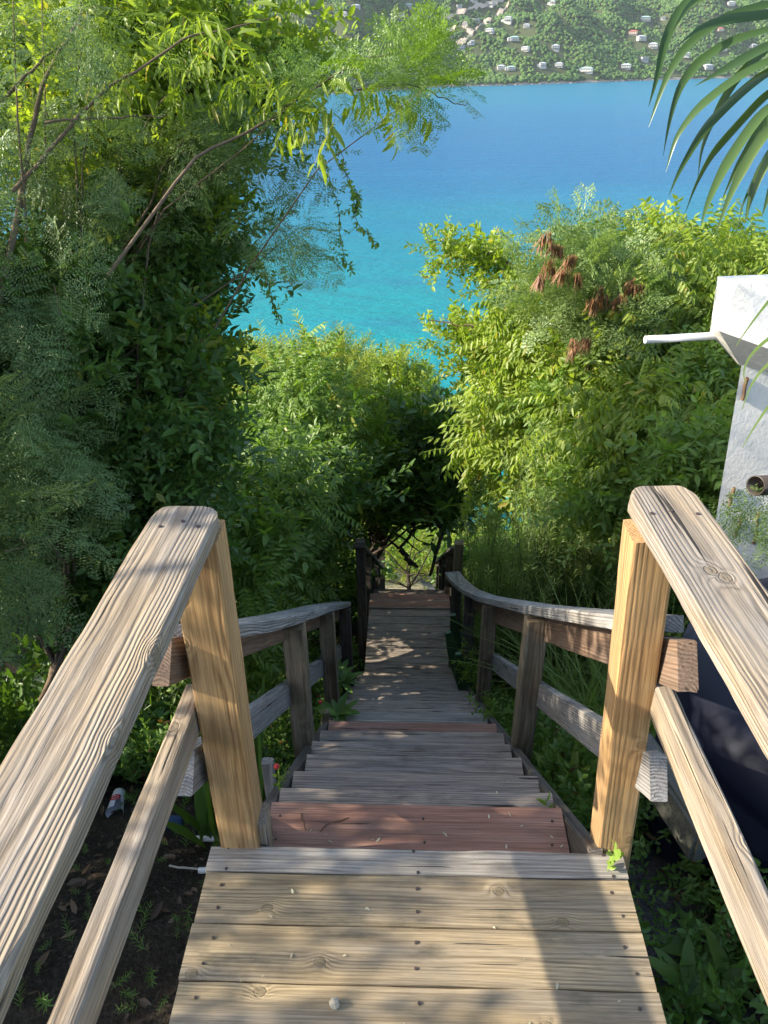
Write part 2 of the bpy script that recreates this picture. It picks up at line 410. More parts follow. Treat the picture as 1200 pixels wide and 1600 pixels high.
def crown(f, T, blobs, cr, per, scale, up_bias=.25, droop=0., bright=(0, 1), outw=.8):
    """sprigs round every clump centre"""
    C = clumps(blobs); N = len(C)*per
    ci = np.repeat(np.arange(len(C)), per); u = unit(N); u[:, 2] = u[:, 2]*.75+up_bias*.4
    rr = cr*(rng.uniform(.6, 1.3, len(C))[ci])[:, None]
    pos = C[ci]+u*rr*rng.uniform(.35, 1, (N, 1))
    d = u*outw+rng.normal(0, .45, (N, 3)); d[:, 2] += up_bias-droop
    ok = ~((np.abs(pos[:, 0]) < CORR+.22*(pos[:, 1] > 3.3)) & (pos[:, 2] < np.where(pos[:, 1] < 2.5, .95-.79*(pos[:, 1]-1.3), 1.85-.62*pos[:, 1])) & (pos[:, 1] < 14)) & ~((np.abs(pos[:, 0]) < .75) & (pos[:, 1] < 2.3))
    pos = pos[ok]; d = d[ok]; ci = ci[ok]; N = len(pos)
    ups = np.array([0, 0, 1.])+rng.normal(0, .35, (N, 3))
    crn = rng.uniform(bright[0], bright[1], len(C))[ci]
    f.add(T, pos, d, ups, scale*rng.uniform(.65, 1.25, N), np.clip(crn*.7+rng.uniform(0, .3, N), 0, 1))
    return C
def limbs(tb, base, C, r0, frac=.25, maxn=30, trunk_top=None):
    """trunk from base up, then limbs to some clump centres"""
    base = np.asarray(base, float); top = np.asarray(trunk_top if trunk_top is not None else C.mean(0)); top = base*.35+top*.65
    tr = wob(base, top, 10, .03); tb.add(tr, np.linspace(r0, r0*.55, 10), 9)
    idx = rng.permutation(len(C))[:maxn]
    for i in idx:
        k = rng.integers(4, 10); a = tr[k]; b = C[i]
        tb.add(wob(a, b, 7, .05, -.04), np.linspace(r0*.32, r0*.05, 7), 5)

# ------------------------------------------------------------------ terrain, sea, far shore
ZS = -38.2
def ground(x, y):
    x = np.asarray(x, float); y = np.asarray(y, float)
    ys = [-30, -5, 1.0, 1.4, 1.9, 2.5, 5.6, 6.0, 7.2, 60, 80]
    zs = [1.5, -.42, -.5, -.62, -.88, -1.26, -3.78, -3.95, -4.25, -40.5, -46]
    z = np.interp(y, ys, zs)
    z = z + .10*np.sin(x*1.3+y*.7)*np.clip(np.abs(x)-.6, 0, 1) - .03*np.abs(x)
    z = z + np.clip(-x-3.5, 0, 30)*.25 + np.clip(x-4, 0, 30)*.1
    return z
def nz2(x, y, sc, seed=0):
    return mnoise.fractal(Vector((x*sc+seed, y*sc, seed*.7)), 1., 2., 4)
xs = np.r_[np.linspace(-60, -5, 24), np.linspace(-4.6, 4.6, 62), np.linspace(5, 60, 24)]
ys = np.r_[np.linspace(-25, -1, 10), np.linspace(-.8, 8, 70), np.linspace(8.5, 62, 50)]
X, Y = np.meshgrid(xs, ys); Z = ground(X, Y)
for i in range(Z.shape[0]):
    for j in range(Z.shape[1]): Z[i, j] += .05*nz2(X[i, j], Y[i, j], 1.4)+.02*nz2(X[i, j], Y[i, j], 6, 3)
nx = len(xs); ii, jj = np.meshgrid(np.arange(len(ys)-1), np.arange(nx-1), indexing='ij')
Fq = np.stack([ii*nx+jj, ii*nx+jj+1, (ii+1)*nx+jj+1, (ii+1)*nx+jj], -1).reshape(-1, 4)
g = NT('soil'); p = g.pos()
n1 = g.noise(p, 3, 6, .7); n2 = g.noise(p, 45, 5, .75)
c = g.mix(g.ramp(n1, .35, .65), (.020, .016, .011), (.045, .036, .025)); c = g.mix(g.ramp(n2, .45, .7), c, (.075, .063, .048))
# pale gravel strip beside the steps on the right
sx = g.n('ShaderNodeSeparateXYZ'); g.put(sx.inputs[0], p)
gm = g.math('MULTIPLY', g.ramp(g.math('ADD', sx.outputs[0], g.math('MULTIPLY', n1, .3)), .62, .72), g.ramp(g.math('ADD', sx.outputs[0], g.math('MULTIPLY', n1, .3)), 1.15, 1.0))
gv = g.n('ShaderNodeTexVoronoi'); g.put(gv.inputs['Vector'], p); gv.inputs['Scale'].default_value = 70
dry = g.math('MULTIPLY', g.ramp(sx.outputs[1], 12.5, 13.5), g.ramp(n1, .35, .55)); c = g.mix(dry, c, (.42, .35, .20))  # ground past the landing painted pale, standing in for sunlight in the gap
c = g.mix(gm, c, g.mix(gv.outputs['Distance'], (.16, .16, .15), (.05, .05, .05)))
SOIL = g.done(g.bsdf(c, .95, .15, g.bump(g.math('ADD', n2, g.math('MULTIPLY', gv.outputs['Distance'], -.5)), .02)))
tag(mesh_obj('ground', np.stack([X, Y, Z], -1), Fq, SOIL, smooth=True), kind='structure')

g = NT('sea_water'); p = g.pos(); sx = g.n('ShaderNodeSeparateXYZ'); g.put(sx.inputs[0], p)
big = g.noise(g.vm('MULTIPLY', p, (.004, .009, 0)), 1, 4, .6)
yy = g.math('ADD', sx.outputs[1], g.math('MULTIPLY', g.math('SUBTRACT', big, .5), 160))
near = g.ramp(yy, 95, 330); far = g.ramp(yy, 420, 900)
c = g.mix(near, (.004, .21, .23), (.0015, .105, .235)); c = g.mix(far, c, (.003, .15, .26))
reef = g.ramp(g.noise(g.vm('MULTIPLY', p, (.03, .06, 0)), 1, 4, .65), .5, .68)
rb = g.math('MULTIPLY', reef, g.math('MULTIPLY', g.ramp(yy, 190, 150), .55)); c = g.mix(rb, c, (.012, .11, .17))
streak = g.noise(g.vm('MULTIPLY', p, (.006, .03, 0)), 1, 5, .6); c = g.mix(g.math('MULTIPLY', g.ramp(streak, .5, .7), .25), c, (.01, .17, .33))
w1 = g.noise(g.vm('MULTIPLY', p, (.9, 1.6, 1)), .9, 5, .65); w2 = g.noise(g.vm('MULTIPLY', p, (.10, .22, 1)), 1, 3, .6)
wh = g.math('ADD', w1, g.math('MULTIPLY', w2, 2.5))
WATER = g.done(g.bsdf(c, .28, .22, g.bump(wh, .55, .8)))
tag(mesh_obj('water', [(-6000, 30, ZS), (6000, 30, ZS), (6000, 6000, ZS), (-6000, 6000, ZS)], [(0, 1, 2, 3)], WATER), kind='structure')

def shore(x):
    return np.interp(x, [-900, -300, -140, -74, 38, 128, 200, 315, 525, 900, 1600], [820, 860, 903, 940, 1082, 1112, 1150, 1216, 1314, 1420, 1600])
def hill_z(x, y):
    d = y-shore(x)
    if d < 0: return ZS-2+d*.05
    b = ZS + 2.2*min(d, 4)/4 + .40*d
    r = nz2(x, y, .006, 5)*38*min(1, d/150) + nz2(x, y, .02, 9)*9*min(1, d/60)
    return b+r
hx = np.arange(-700, 1300, 14.); hy = np.r_[np.arange(-12, 40, 4.), np.arange(42, 700, 14.)]
HV = []
for d in hy:
    for x in hx:
        y = float(shore(x))+d; HV.append((x, y, hill_z(x, y)))
nx = len(hx); ii, jj = np.meshgrid(np.arange(len(hy)-1), np.arange(nx-1), indexing='ij')
Fq = np.stack([ii*nx+jj, ii*nx+jj+1, (ii+1)*nx+jj+1, (ii+1)*nx+jj], -1).reshape(-1, 4)
g = NT('hill_ground'); p = g.pos(); sx = g.n('ShaderNodeSeparateXYZ'); g.put(sx.inputs[0], p)
c = g.mix(g.noise(p, .05, 5), (.045, .065, .025), (.10, .11, .05))
c = g.mix(g.ramp(g.math('ADD', sx.outputs[2], g.math('MULTIPLY', g.noise(p, .06, 4), 4)), ZS+5.2, ZS+3.6), c, g.mix(g.noise(p, .12, 3), (.16, .14, .11), (.42, .36, .28)))
tag(mesh_obj('hill', HV, Fq, g.done(g.bsdf(c, .95, .1)), smooth=True), kind='structure')

def hill_hit(px, py):
    r = fw + rt*(px-600)/FPX + up*(800-py)/FPX
    t = 900.
    while t < 2600:
        q = CP+r*t
        if q[2] < hill_z(q[0], q[1]): return q
        t += 3
    return None
# bare earth roads and cuttings on the far hillside
EARTH = plain('bare_earth', (.46, .37, .29), .95, .1, .35, .05, .01, .3)
cutlines = [[(690, 30), (712, 25), (735, 15), (765, 10), (790, 2)], [(712, 72), (728, 66), (738, 55), (728, 45), (722, 40)], [(738, 54), (752, 40), (772, 30), (786, 20), (796, 8)], [(695, 52), (714, 46)]]
cut_pts = []
for cl in cutlines:
    Vr = []; prev = None; P3 = []
    for a, b in zip(cl[:-1], cl[1:]):
        for q in np.linspace(0, 1, 8, endpoint=False):
            h = hill_hit(a[0]*(1-q)+b[0]*q, a[1]*(1-q)+b[1]*q)
            if h is not None: P3.append(h)
    for h in P3:
        cut_pts.append(h[:2])
        wv = 3.5+rng.uniform(0, 4)
        for k in (-1, 0, 1):
            xx, yy_ = h[0]+k*wv*.3, h[1]+k*wv
            Vr.append((xx, yy_, hill_z(xx, yy_)+2.2-(.8 if k == -1 else 0)))
    Fr = []
    for i in range(len(P3)-1):
        for k in range(2): Fr.append((i*3+k, i*3+k+1, i*3+k+4, i*3+k+3))
    tag(mesh_obj('dirt_road', Vr, Fr, EARTH), kind='structure')
cut_pts = np.array(cut_pts)

# ------------------------------------------------------------------ far houses
H_W = plain('house_wall', (.44, .43, .40), .8, .2, .12, .3, .01)
H_P = plain('house_wall_warm', (.60, .46, .36), .8, .2, .12, .3, .01)
H_R = plain('house_roof_pale', (.42, .45, .47), .6, .3, .1, .3, .01)
H_RR = plain('house_roof_red', (.50, .13, .09), .7, .3, .1, .3, .01)
H_RG = plain('house_roof_green', (.35, .50, .46), .7, .3, .1, .3, .01)
H_G = plain('house_window', (.12, .15, .18), .15, .6, .1, .3, .001)
def box(x0, x1, y0, y1, z0, z1):
    return [(x0, y0, z0), (x1, y0, z0), (x1, y1, z0), (x0, y1, z0), (x0, y0, z1), (x1, y0, z1), (x1, y1, z1), (x0, y1, z1)], \
        [(0, 3, 2, 1), (4, 5, 6, 7), (0, 1, 5, 4), (1, 2, 6, 5), (2, 3, 7, 6), (3, 0, 4, 7)]
def boxes(name, bl, mat, parent):
    V = []; F = []
    for b in bl:
        v, f = box(*b); F += [tuple(i+len(V) for i in q) for q in f]; V += v
    o = mesh_obj(name, [(v[0]+parent.location[0], v[1]+parent.location[1], v[2]+parent.location[2]) for v in V], F, mat, parent); return o
def hip(x0, x1, y0, y1, z, h, o=.7):
    a = (y1-y0)/2
    return [(x0-o, y0-o, z), (x1+o, y0-o, z), (x1+o, y1+o, z), (x0-o, y1+o, z), (x0+a, (y0+y1)/2, z+h), (x1-a, (y0+y1)/2, z+h)], \
        [(0, 1, 5, 4), (1, 2, 5), (2, 3, 4, 5), (3, 0, 4), (3, 2, 1, 0)]
def house(kind, wall, roof):
    o = thing('house', (0, 0, 0), 'x', 'house', 'houses on the far hillside')
    wlen = {0: 14, 1: 11, 2: 17, 3: 12}[kind]; hh = {0: 4.2, 1: 7, 2: 4.6, 3: 6}[kind]; dp = 9
    hw = wlen/2
    boxes('wall', [(-hw, hw, 0, dp, -4, hh)] + ([(-hw-5, -hw-.01, 2, dp, -4, 3)] if kind in (1, 2) else []), wall, o)
    if kind != 3:
        v, f = hip(-hw, hw, 0, dp, hh+.02, 2.2)
        mesh_obj('roof', v, f, roof, o)
        if kind in (1, 2): v, f = hip(-hw-5, -hw-.7, 2.7, dp, 3.02, 1.5); mesh_obj('roof', v, f, roof, o)
    else: boxes('roof', [(-hw-.6, hw+.6, -.6, dp+.6, hh+.01, hh+.4)], roof, o)
    k = int(wlen//3)
    for i in range(k):
        cx = -hw+wlen*(i+.5)/k
        boxes('window', [(cx-.8, cx+.8, -.12, .02, hh-2.7, hh-1.0)], H_G, o)
        if hh > 5.5: boxes('window', [(cx-.7, cx+.7, -.12, .02, hh-5.8, hh-4.2)], H_G, o)
    boxes('balcony', [(-hw*.8, hw*.8, -2.2, -.02, hh-3.5 if hh > 5.5 else -.3, hh-3.3 if hh > 5.5 else .9)], wall, o)
    return o
protos = [house(0, H_W, H_R), house(1, H_W, H_R), house(2, H_W, H_RG), house(3, H_W, H_W), house(0, H_P, H_RR)]
hs = [ # px, py, proto, scale, label
 (557, 14, 0, 1.1, 'white house high on the far hillside, upper of two left of the branch tip'),
 (538, 26, 1, .8, 'white house just below left of the leftmost hillside house at the top'),
 (596, 34, 0, .8, 'small pale house half hidden behind the feathery branch tip'),
 (638, 12, 2, 1., 'pale green-roofed house at the top edge above the feathery branch'),
 (627, 26, 3, .9, 'white flat-roofed house directly below the green-roofed house at the top edge'),
 (649, 35, 1, .9, 'white house just right of the feathery branch, below a cluster at the top edge'),
 (718, 13, 3, .9, 'small white block house at the left end of the bare hillside road'),
 (742, 4, 1, 1., 'white house at the very top edge above the hillside road'),
 (764, 10, 3, 1.3, 'large white flat-roofed house at the top of the bare road cutting'),
 (745, 36, 3, 1.2, 'long low pale building on the middle bend of the bare road'),
 (763, 51, 0, 1.2, 'pale low house just below the reddish earth cutting'),
 (720, 79, 3, 1.4, 'bright white flat-roofed house at the lower end of the bare zigzag road'),
 (738, 70, 1, .8, 'small white house just right of the foot of the zigzag road'),
 (792, 36, 1, 1.4, 'largest white two-storey house right of the reddish earth cutting'),
 (822, 43, 0, 1.0, 'white bungalow to the right of the largest two-storey house'),
 (804, 63, 2, 1.0, 'white house with green-grey roof midway up the slope, below the bungalow'),
 (819, 79, 0, 1.1, 'white hip-roofed house right below the green-grey roofed one midway'),
 (783, 108, 0, 1.1, 'left one of two touching white houses low above the shore'),
 (799, 109, 2, .9, 'right one of two touching white houses low above the shore'),
 (867, 80, 1, 1.4, 'big white house with side wing in the middle of the far hillside'),
 (848, 106, 1, 1.1, 'tall white house close above the shore below the big winged house'),
 (872, 104, 0, 1.1, 'low pale house beside the tall white house near the shore'),
 (915, 113, 2, 1.4, 'long house with green-grey roof right above the shoreline rocks'),
 (977, 107, 0, 1.4, 'wide low white house near the shore left of the palm leaf'),
 (862, 8, 1, 1.1, 'white house near the top edge above the middle of the bay'),
 (988, 54, 4, 1.3, 'red-roofed house with pinkish walls on the right of the hillside'),
 (1003, 62, 0, 1.3, 'white house just below right of the red-roofed house'),
 (1008, 32, 2, 1.3, 'pale long house above the red-roofed house'),
 (1035, 31, 3, .9, 'small white block house right of the pale long house near the palm leaf'),
 (1019, 74, 0, 1.4, 'wide white hip-roofed house below the two houses near the red roof'),
 (1007, 96, 3, 1.3, 'long flat white house low on the slope left of the palm leaf'),
 (1072, 89, 1, 1., 'pale two-storey house seen between palm leaflets'),
 (1107, 107, 0, 1.3, 'white hip-roofed house near the shore seen between palm leaflets'),
 (1047, 112, 3, 1.0, 'small pale flat house at the waterline under the palm leaf tips'),
 (1128, 79, 2, 1.1, 'pale house with green-grey roof behind the upper palm leaflets'),
 (1177, 76, 1, 1.1, 'white house at the right edge behind the palm leaflets'),
 (1125, 48, 4, .9, 'small reddish-roofed house behind the uppermost palm leaflets'),
 (1142, 8, 0, 1.2, 'white house at the top edge above the palm frond'),
]
used = set(); house_xy = []
for (px, py, k, sc, lab) in hs:
    q = hill_hit(px, py)
    if q is None: continue
    r = protos[k]
    if k not in used: used.add(k)
    else:
        src = r; r = src.copy(); COL.objects.link(r)
        for ch in src.children:
            c2 = ch.copy(); COL.objects.link(c2); c2.parent = r
    r.location = (q[0], q[1]-4, q[2]+1.2); r.rotation_euler = (0, 0, rng.uniform(-.5, .35)); r.scale = (sc*.66, sc*.66, sc*.55)
    r['label'] = lab; house_xy.append(q[:2])
house_xy = np.array(house_xy)

# far woods: crowns as one mass
bm = bmesh.new(); bmesh.ops.create_icosphere(bm, subdivisions=1, radius=1)
cv0 = np.array([v.co[:] for v in bm.verts]); cf = np.array([[v.index for v in f.verts] for f in bm.faces]); bm.free()
crv = []
for s_ in range(5):
    v = cv0.copy()
    for i in range(len(v)): v[i] *= 1+.55*mnoise.noise(Vector(v[i]*1.9)+Vector((s_*9, 0, 0)))
    v[:, 2] *= .8; crv.append(v)
NV = 27000; Vs = []; Fs = []; As = []; nn = 0
u0 = rng.uniform(-210, 620, NV*2); dd = rng.uniform(2, 330, NV*2)
cnt = 0
for x, d in zip(u0, dd):
    if cnt >= NV: break
    y = float(shore(x))+d
    if abs((x+30)/y) > .52: continue
    if len(cut_pts) and np.min(np.hypot(cut_pts[:, 0]-x, cut_pts[:, 1]-y)) < 8 and rng.random() < .93: continue
    dh = house_xy-np.array([x, y])
    m_ = (np.abs(dh[:, 0]) < 12) & (dh[:, 1] > -6) & (dh[:, 1] < 17)
    if m_.any(): continue
    z = hill_z(x, y); s_ = rng.uniform(1.5, 3.3)*(1+.35*(mnoise.noise(Vector((x*.02, y*.02, 3)))))
    th = rng.uniform(0, 6.28); cs, sn = math.cos(th), math.sin(th)
    v = crv[rng.integers(5)]*s_; v = np.stack([v[:, 0]*cs-v[:, 1]*sn, v[:, 0]*sn+v[:, 1]*cs, v[:, 2]], 1)+np.array([x, y, z+s_*.45])
    Vs.append(v.astype(np.float32)); Fs.append(cf+nn); nn += len(v)
    As.append(np.full(len(v), np.clip(rng.normal(.45, .25)+.5*mnoise.noise(Vector((x*.012, y*.012, 0))), 0, 1))); cnt += 1
g = NT('far_crowns'); a = g.attr('rnd').outputs['Fac']; p = g.pos()
c = g.mix(a, (.045, .105, .03), (.13, .21, .055)); nn_ = g.noise(p, .9, 3, .7)
c = g.mix(1., c, g.mix(nn_, (.45,)*3, (1.5,)*3), 'MULTIPLY')
tag(mesh_obj('far_wood', np.concatenate(Vs), np.concatenate(Fs), g.done(g.bsdf(c, .9, .1, g.bump(g.noise(p, .8, 3, .7), 1.2))), attrs={'rnd': ('FLOAT', np.concatenate(As))}),
    'dense green woodland covering the far hillside above the bay', 'woodland', None, 'stuff')

# rocks and surf line along the far shore
Vs = []; Fs = []; nn = 0
for k in range(900):
    x = rng.uniform(-150, 620); y = float(shore(x))+rng.uniform(-3, 6); v = crv[rng.integers(5)]*rng.uniform(.5, 2.4)*np.array([1.3, 1, .5])+np.array([x, y, ZS+rng.uniform(0, .5)])
    Vs.append(v); Fs.append(cf+nn); nn += len(v)
tag(mesh_obj('shore_rocks', np.concatenate(Vs), np.concatenate(Fs), plain('shore_rock', (.22, .19, .16), .9, .2, .5, .2, .01, 2)), 'jagged brown rocks strewn along the far waterline', 'rocks', None, 'stuff')

# haze over the bay
g = NT('haze_air'); pv = g.n('ShaderNodeVolumePrincipled'); pv.inputs['Color'].default_value = (.80, .88, 1, 1); pv.inputs['Density'].default_value = .00007
pv.inputs['Anisotropy'].default_value = .2; g.t.links.new(pv.outputs[0], g.out.inputs[1])
USE_HAZE = True
if USE_HAZE:
    v, f = box(-3000, 3000, -40, 2400, -90, 420); tag(mesh_obj('haze', v, f, g.m), 'thin blue haze over the bay', 'haze', None, 'stuff')

# ------------------------------------------------------------------ deck, stairs, landing
DK = thing('wooden_deck', (0, 1.27, 0), 'weathered brown plank deck at the head of the stairs', 'deck')
rows = [(1.275, 1.204), (1.201, 1.069), (1.066, .934), (.931, .800), (.797, .66), (.657, .52), (.517, .38), (.377, .24), (.237, .10), (.097, -.04), (-.043, -.18), (-.183, -.32)]
for i, (yb, ya) in enumerate(rows):
    yc = (ya+yb)/2; jl = rng.uniform(-.006, .006); jr = rng.uniform(-.006, .006)
    sweep('plank', [(-.537+jl-.04*(1.27-yb)*.1, yc, rng.uniform(-.0015, .0015)), (.535+jr, yc+rng.uniform(-.001, .001), rng.uniform(-.0015, .0015))], yb-ya, .036, UPZ, W_WHITE if i == 0 else W_DECK, DK, bev=.004, step=.05, seed=40+i, ringc=(rng.uniform(-.06, .06), rng.uniform(.03, .09)))
for x in (-.50, .50): sweep('joist', [(x, -.35, -.04), (x, 1.22, -.04)], .04, .14, UPZ, W_OLD, DK)
sweep('joist', [(-.52, 1.245, -.04), (.52, 1.245, -.04)], .038, .14, UPZ, W_OLD, DK)
for x in (-.47, .47):
    for y in (-.25,): sweep('support_post', [(x, y, -.18), (x, y, -.9)], .09, .09, (0, 1, 0), W_OLD, DK)

ST = thing('wooden_staircase', (0, 1.3, -.2), 'steep grey plank staircase descending between the railings', 'staircase')
def stz(y): return -.17-.79*(y-1.55)
noses = [1.55, 1.70, 1.915, 2.17, 2.42, 2.67, 2.92, 3.24, 3.47, 3.72, 3.97, 4.22, 4.47, 4.72, 4.97, 5.22, 5.44]
prev = 1.27
for i, y in enumerate(noses):
    z = stz(y)
    hw = .44
    if i == 0: segs = [(1.262, y, W_RED, 'reddish-brown painted top tread')]
    elif i == 5: segs = [(prev-.03, y, W_STEP, None)]
    elif i == 6: segs = [(prev-.03, y, W_RED, 'reddish-brown painted tread with worn edges')]
    elif i == 7: segs = [(prev-.03, (prev+y)/2-.003, W_RED, 'faded reddish tread board'), ((prev+y)/2, y, W_WHITE, 'pale grey worn nosing board')]
    else:
        mid = (prev+y)/2-.01
        segs = [(prev-.03, mid-.002, W_STEP, None), (mid+.002, y, W_STEP, None)] if y-prev > .2 else [(prev-.03, y, W_STEP, None)]
    for a, b, mt, lab in segs:
        jl = rng.uniform(-.012, .012); zz = z+rng.uniform(-.002, .002)
        o = sweep('tread', [(-hw+jl, (a+b)/2, zz), (hw+rng.uniform(-.012, .012), (a+b)/2+rng.uniform(-.003, .003), zz+rng.uniform(-.003, .003))], b-a, .036, UPZ, mt, ST, bev=.005, step=.05, seed=90+i*3, rough_amp=.0018, ringc=(rng.uniform(-.06, .06), rng.uniform(.03, .09)))
        if lab: o['label'] = lab
    prev = y
for x in (-.465, .465):
    sweep('stringer', [(x, 1.28, stz(1.28)-.03), (x, 5.62, stz(5.62)-.03)], .038, .23, UPZ, W_OLD, ST)

LD = thing('stair_landing', (0, 6.2, -3.5), 'narrow level plank landing with two red boards at its far edge', 'landing')
ly = np.linspace(5.50, 6.9, 12)
for i in range(11):
    a, b = ly[i], ly[i+1]-.006; zz = -3.42+rng.uniform(-.003, .003)
    red = i >= 9
    sweep('plank', [(-.44, (a+b)/2, zz+(.012 if red else 0)), (.44, (a+b)/2, zz+(.012 if red else 0))], b-a, .036, UPZ, W_RED if red else W_STEP, LD, seed=200+i)
    if red: sweep('nosing', [(-.44, a-.004, zz+.016), (.44, a-.004, zz+.016)], .012, .02, UPZ, W_WHITE, LD)
for x in (-.42, .42): sweep('joist', [(x, 5.52, -3.46), (x, 6.88, -3.46)], .04, .14, UPZ, W_OLD, LD)
sweep('edge_beam', [(-.30, 7.05, -3.55), (.34, 7.05, -3.55)], .06, .14, UPZ, W_OLD, LD)

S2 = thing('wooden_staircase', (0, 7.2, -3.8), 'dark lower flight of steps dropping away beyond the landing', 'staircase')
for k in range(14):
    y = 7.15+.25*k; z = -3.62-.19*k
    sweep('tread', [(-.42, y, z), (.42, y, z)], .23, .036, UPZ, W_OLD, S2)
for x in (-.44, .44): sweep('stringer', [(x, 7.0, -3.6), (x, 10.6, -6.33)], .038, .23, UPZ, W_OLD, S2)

# ------------------------------------------------------------------ railings
def railing(label, loc): return thing('railing', loc, label, 'railing', None)
def post(p0, p1, wd, th, mat, parent, upv=(0, -1, 0), **k):
    # the line runs along the face turned to upv
    return sweep('post', [p0, p1], wd, th, upv, mat, parent, bev=.006, **k)
# deck railing, left
RL = railing('pale weathered railing along the left side of the deck, post facing the stairs', (-.46, 1.31, 0))
post((-.468, 1.268, -.55), (-.459, 1.268, .962), .102, .092, W_POST, RL, seed=5, ringc=(.018, .06))
sweep('handrail', [(-.545, -1.3, 1.0), (-.478, 1.352, 1.0)], .137, .040, UPZ, W_CAP, RL, bev=.007, endround=.045, seed=31, step=.04, ringc=(.012, .05), rough_amp=.0018)
sweep('mid_rail', [(-.575, -1.3, .60), (-.545, .4, .57), (-.538, 1.36, .495)], .045, .088, UPZ, W_CAP, RL, bev=.007, seed=12, ringc=(.01, .03))
post((-.56, -1.0, -.5), (-.56, -1.0, .96), .09, .09, W_POST, RL)
# a short offcut at the foot of the post
sweep('block', [(-.406, 1.285, -.10), (-.404, 1.285, .075)], .02, .07, (0, -1, 0), W_CAP, RL, bev=.003)
# deck railing, right
RR_ = railing('pale weathered railing along the right side of the deck in front of the dark tank', (.5, 1.31, 0))
post((.552, 1.285, -.55), (.462, 1.285, .962), .088, .09, W_POST, RR_, seed=8, ringc=(-.045, .05))
sweep('handrail', [(.63, -1.3, 1.0), (.504, 1.445, 1.0)], .142, .040, UPZ, W_CAP, RR_, bev=.007, endround=.05, seed=77, step=.04, ringc=(-.01, .06), rough_amp=.0018)
sweep('mid_rail', [(.60, -1.3, .60), (.575, .3, .59), (.545, 1.38, .575)], .045, .088, UPZ, W_CAP, RR_, bev=.007, seed=61, ringc=(.012, .03))
post((.62, -1.0, -.5), (.62, -1.0, .96), .09, .09, W_POST, RR_)
# stair railing, left
SL_ = railing('grey stair railing on the left side of the upper flight', (-.5, 3.0, -1.4))
capL = [(1.362, .675), (1.9, .255), (2.485, -.185), (3.46, -.90), (4.43, -1.63), (4.66, -1.80)]
sweep('handrail', [(-.525, y, z) for y, z in capL], .14, .038, UPZ, W_RAIL2, SL_, seed=3, bev=.006, step=.05)
sweep('upper_rail', [(-.553, 1.262, .72), (-.553, 4.68, -1.86)], .04, .10, UPZ, W_UNDER, SL_, seed=4)
sweep('mid_rail', [(-.553, 1.262, .375), (-.553, 4.75, -2.30)], .04, .105, UPZ, W_RAIL2, SL_, seed=6)
for (y, zb, zt, mt) in ((2.44, -1.35, -.235, W_POST2), (3.50, -2.2, -1.0, W_POST2), (4.55, -3.0, -1.80, W_OLD)):
    post((-.499, y, zb), (-.499, y, zt), .088, .088, mt, SL_)
# stair railing, right
SR_ = railing('grey stair railing on the right of the upper flight curving down to the landing', (.5, 3.0, -1.4))
capR = [(1.385, .70, .525), (2.58, -.20, .52), (4.2, -1.385, .515), (5.2, -2.07, .49), (5.75, -2.37, .43), (5.95, -2.43, .40)]
sweep('handrail', [(x, y, z) for y, z, x in capR], .14, .038, UPZ, W_RAIL2, SR_, seed=13, bev=.006, step=.05)
sweep('upper_rail', [(.553, 1.25, .742), (.553, 2.6, -.27), (.55, 4.2, -1.47), (.53, 5.3, -2.2)], .04, .105, UPZ, W_UNDER, SR_, seed=14)
sweep('mid_rail', [(.553, 1.25, .40), (.553, 4.4, -2.02)], .04, .105, UPZ, W_RAIL2, SR_, seed=16)
for (x, y, zb, zt, mt) in ((.50, 2.44, -1.35, -.18, W_POST2), (.50, 3.86, -2.5, -1.21, W_POST2), (.485, 5.0, -3.4, -2.01, W_OLD), (.43, 5.72, -3.8, -2.43, W_OLD)):
    post((x, y, zb), (x, y, zt), .088, .088, mt, SR_)
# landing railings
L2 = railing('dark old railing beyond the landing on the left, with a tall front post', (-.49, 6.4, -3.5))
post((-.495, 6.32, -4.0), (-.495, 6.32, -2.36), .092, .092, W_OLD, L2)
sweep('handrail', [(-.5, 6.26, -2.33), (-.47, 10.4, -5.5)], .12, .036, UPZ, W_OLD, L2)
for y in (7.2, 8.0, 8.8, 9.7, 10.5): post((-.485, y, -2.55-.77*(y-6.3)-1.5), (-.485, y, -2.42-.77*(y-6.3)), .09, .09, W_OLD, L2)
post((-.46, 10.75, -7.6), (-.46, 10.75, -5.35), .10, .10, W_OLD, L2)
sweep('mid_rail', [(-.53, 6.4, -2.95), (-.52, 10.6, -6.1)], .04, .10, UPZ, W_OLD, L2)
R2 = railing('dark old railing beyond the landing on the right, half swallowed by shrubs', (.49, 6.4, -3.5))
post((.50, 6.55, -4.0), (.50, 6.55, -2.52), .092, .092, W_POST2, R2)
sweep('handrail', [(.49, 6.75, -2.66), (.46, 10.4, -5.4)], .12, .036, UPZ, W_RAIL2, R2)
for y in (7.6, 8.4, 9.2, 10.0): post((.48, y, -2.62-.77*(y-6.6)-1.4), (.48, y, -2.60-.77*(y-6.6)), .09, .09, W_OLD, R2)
sweep('mid_rail', [(.52, 6.5, -3.0), (.51, 10.4, -6.0)], .04, .10, UPZ, W_OLD, R2)

